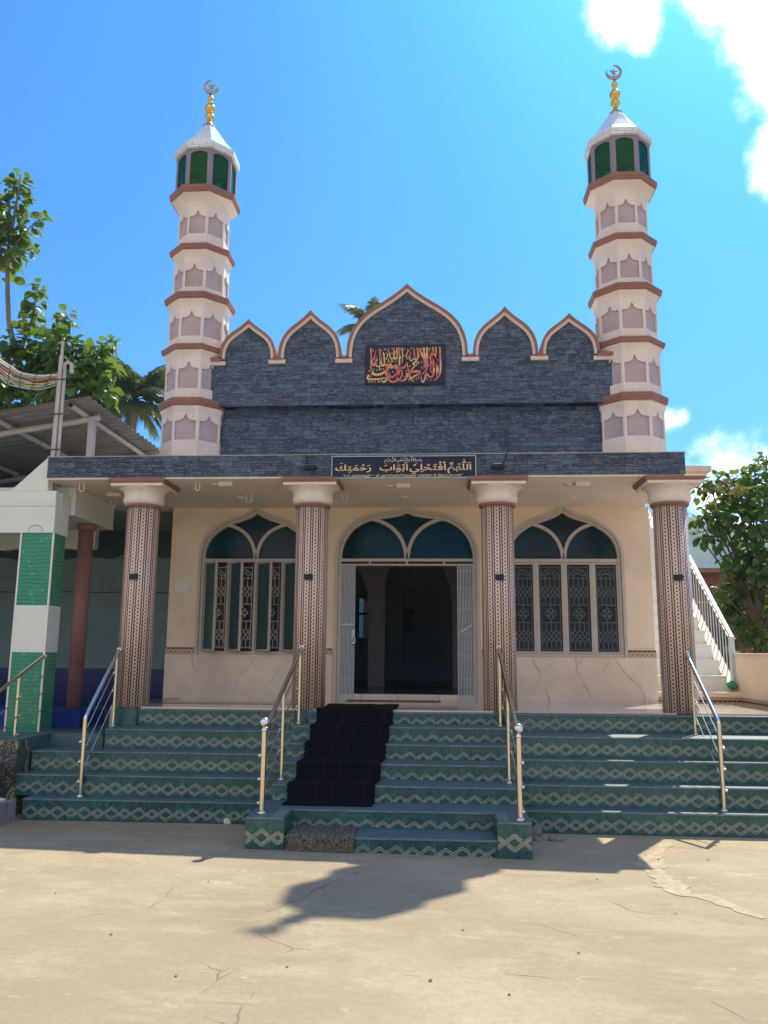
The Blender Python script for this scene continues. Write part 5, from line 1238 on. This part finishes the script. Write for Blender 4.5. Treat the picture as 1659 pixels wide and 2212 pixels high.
for x, y, r, n in ((1010, 400, .20, 260), (890, 370, .15, 130), (940, 320, .10, 60), (1040, 375, .12, 90), (770, 395, .08, 40)):
    c = np.array(z6(x, y, YR - .75))
    for _ in range(n):
        v = rng.normal(0, 1, 3); P.append(c + v / np.linalg.norm(v) * r * rng.uniform(0, 1) ** .5 * np.array([1.2, 1, .7])); D.append(rng.normal(0, 1, 3) + np.array([0, 0, .4])); L.append(rng.uniform(.02, .045))
leaf_mesh('flower_sprays', np.array(P), np.array(D), np.array(L), 'flower', TR)
# low dark shrubs along the foot of that tree, behind the wall
for i, (x, Y, h) in enumerate(((6.6, 4.2, 1.9), (8.0, 5.4, 2.4))):
    T = root('shrub', (x, Y, 0), ('low dark shrub close behind the boundary wall', 'taller dark shrub under the big leaved tree')[i], 'shrub')
    b = MB()
    for k in range(6): a = k * 1.05; b.tube([(x, Y, 0), (x + .4 * math.cos(a), Y + .4 * math.sin(a), h * .7)], [.03, .012], 6)
    obj('stems', b, 'bark', T)
    l = [cluster_leaves((x + rng.uniform(-.8, .8), Y + rng.uniform(-.5, .5), h * rng.uniform(.3, .85)), (.5, .5, .4), 60, .14) for _ in range(16)]
    leaf_mesh('foliage', np.array([p for q in l for p in q[0]]), np.array([p for q in l for p in q[1]]), np.array([p for q in l for p in q[2]]), 'leafr', T)

def palm(label, crown, hgt, L, n, seed, tilt=(0, 0)):
    r = np.random.default_rng(seed); c = np.array(crown); T = root('palm_tree', (c[0], c[1], 0), label, 'palm tree')
    b = MB(); b.tube([(c[0] + tilt[0] * (1 - t) ** 2, c[1], c[2] * t - .02) for t in np.linspace(0, 1, 14)], [.24 - .10 * t for t in np.linspace(0, 1, 14)], 10); obj('trunk', b, 'greybark', T)
    V = []; F = []; rb = MB()
    for k in range(n):
        a = k * 2.399 + r.normal(0, .15); u = k / n; el = rad(82) - u * rad(118) + r.normal(0, .08); ln = L * (.78 + .3 * math.sin(PI * min(1, u + .15))) * r.uniform(.9, 1.1)
        P = [c.copy()]; e = el; m = 16
        for i in range(m):
            P.append(P[-1] + ln / m * np.array([math.cos(a) * math.cos(e), math.sin(a) * math.cos(e), math.sin(e)])); e -= rad(3.0 + 3.8 * (i / m)) * (1.0 if el > 0 else .6)
        rb.tube(P, [.035 * L / 2.4 * (1 - .85 * i / m) for i in range(m + 1)], 5)
        side = np.array([-math.sin(a), math.cos(a), 0])
        for i in range(2, m):
            for s in (0, .5):
                p = P[i] * (1 - s) + P[i + 1] * s; d = P[i + 1] - P[i]; d /= np.linalg.norm(d); t = (i + s) / m; ll = ln * .30 * math.sin(PI * min(.98, t * .85 + .12)) * r.uniform(.8, 1.15)
                for q in (-1, 1):
                    dr = d * .75 + side * q * .8 + np.array([0, 0, -.30 - .25 * t + r.normal(0, .1)]); dr /= np.linalg.norm(dr); w = d * ll * .075
                    tip = p + dr * ll + np.array([0, 0, -ll * .18]); mid = p + dr * ll * .5
                    o = len(V); V += [p - w, p + w, mid + w * 1.1, mid - w * 1.1, tip]; F += [(o, o + 1, o + 2, o + 3), (o + 3, o + 2, o + 4)]
    mb = MB(); mb.add(V, F); mb.join(rb, 0); obj('crown', mb, 'palm', T)
    b = MB()
    for k in range(9): a = k * .7; b.ball((c[0] + .26 * math.cos(a), c[1] + .26 * math.sin(a), c[2] - .32 - .12 * (k % 2)), .13, 8)
    obj('coconuts', b, 'bark', T); return T
c = z3(1195, 2105, 30.0); palm('coconut palm standing between the corrugated shelter and a minaret', c, c[2], 3.3, 36, 5, (-.6, 0))
c = at(800, 705, 34.0); palm('palm crown peeking out behind the tallest stone gable', tuple(c), c[2], 2.25, 20, 9)

# ---------------------------------------------------------------- small loose things
def rock(name, x, y, r, sc, mat, label, cat, group=None):
    b = MB(); n = 8; pr = [(max(.002, r * math.sin(PI * i / 6)), r * .62 - r * math.cos(PI * i / 6)) for i in range(7)]; b.lathe(pr, (0, 0), n, 0, False)
    b.v = [(x + p[0] * sc[0] * (1 + random.uniform(-.22, .22)), y + p[1] * sc[1] * (1 + random.uniform(-.22, .22)), gzf(x, y) + max(.001, p[2] * sc[2] * (1 + random.uniform(-.2, .2)))) for p in b.v]
    tag(obj(name, b, mat, None, (x, y, gzf(x, y))), label, cat, group)
p = gp(1158, 1806); rock('stone', p[0], p[1], .075, (1, .8, 1), 'stone', 'grey upright stone leaning at the corner of the end block', 'stone', 'loose stones')
p = gp(1152, 1815); rock('stone', p[0] + .03, p[1], .035, (1.2, 1, .8), 'stone', 'smallest grey stone beside the end block', 'stone', 'loose stones')
p = gp(1202, 1816); rock('stone', p[0], p[1], .085, (1.35, .6, .42), 'stone', 'flat brown stone lying before the sunlit flight of steps', 'stone', 'loose stones')
p = gp(492, 1779); rock('litter', p[0], p[1] - .03, .05, (1, .8, 1), 'paper', 'crumpled white paper at the foot of the green steps', 'litter')
pebs = [(60, 1790, .018), (330, 1775, .02), (178, 1772, .03), (1423, 1858, .022), (1530, 1858, .015), (700, 1935, .02), (240, 2020, .016), (1000, 2010, .014), (820, 1962, .012), (450, 1905, .013), (1290, 1900, .013), (1460, 1975, .012), (620, 2090, .014), (930, 2120, .02), (1250, 2060, .015), (120, 1930, .013), (380, 2110, .016), (1100, 2150, .016)]
for i, (u, v_, r) in enumerate(pebs):
    p = gp(u, v_); rock('pebble', p[0], p[1], r * .55, (1.1, .9, .8), 'pebble', 'small loose pebble lying on the concrete yard', 'pebble', 'pebbles scattered over the yard')
b = MB(); b.lathe([(.10, FL + .002 - .3), (.13, FL + .0)], (-4.32, 3.3), 18); b.lathe([(.10, 1.0), (.125, 1.30), (.135, 1.30), (.135, 1.32)], (-4.35, 3.4), 18); tag(obj('bucket', b, 'bucket', None, (-4.35, 3.4, 1.0)), 'blue bucket in the shade beside the mosque wall corner', 'bucket')

# ---------------------------------------------------------------- thin summer air between the yard and the hill
HZ = bpy.data.materials.new('thin haze'); HZ.use_nodes = True; ht = HZ.node_tree
for n_ in list(ht.nodes): ht.nodes.remove(n_)
ho = ht.nodes.new('ShaderNodeOutputMaterial'); hv_ = ht.nodes.new('ShaderNodeVolumePrincipled'); ht.links.new(hv_.outputs[0], ho.inputs['Volume'])
hv_.inputs['Color'].default_value = (.62, .78, .95, 1); hv_.inputs['Density'].default_value = .0004; hv_.inputs['Anisotropy'].default_value = .2
MT['haze'] = HZ
tag(obj('haze', MB().box(-1000, 1000, -320, 1250, -1.5, 190), 'haze'), kind='stuff')
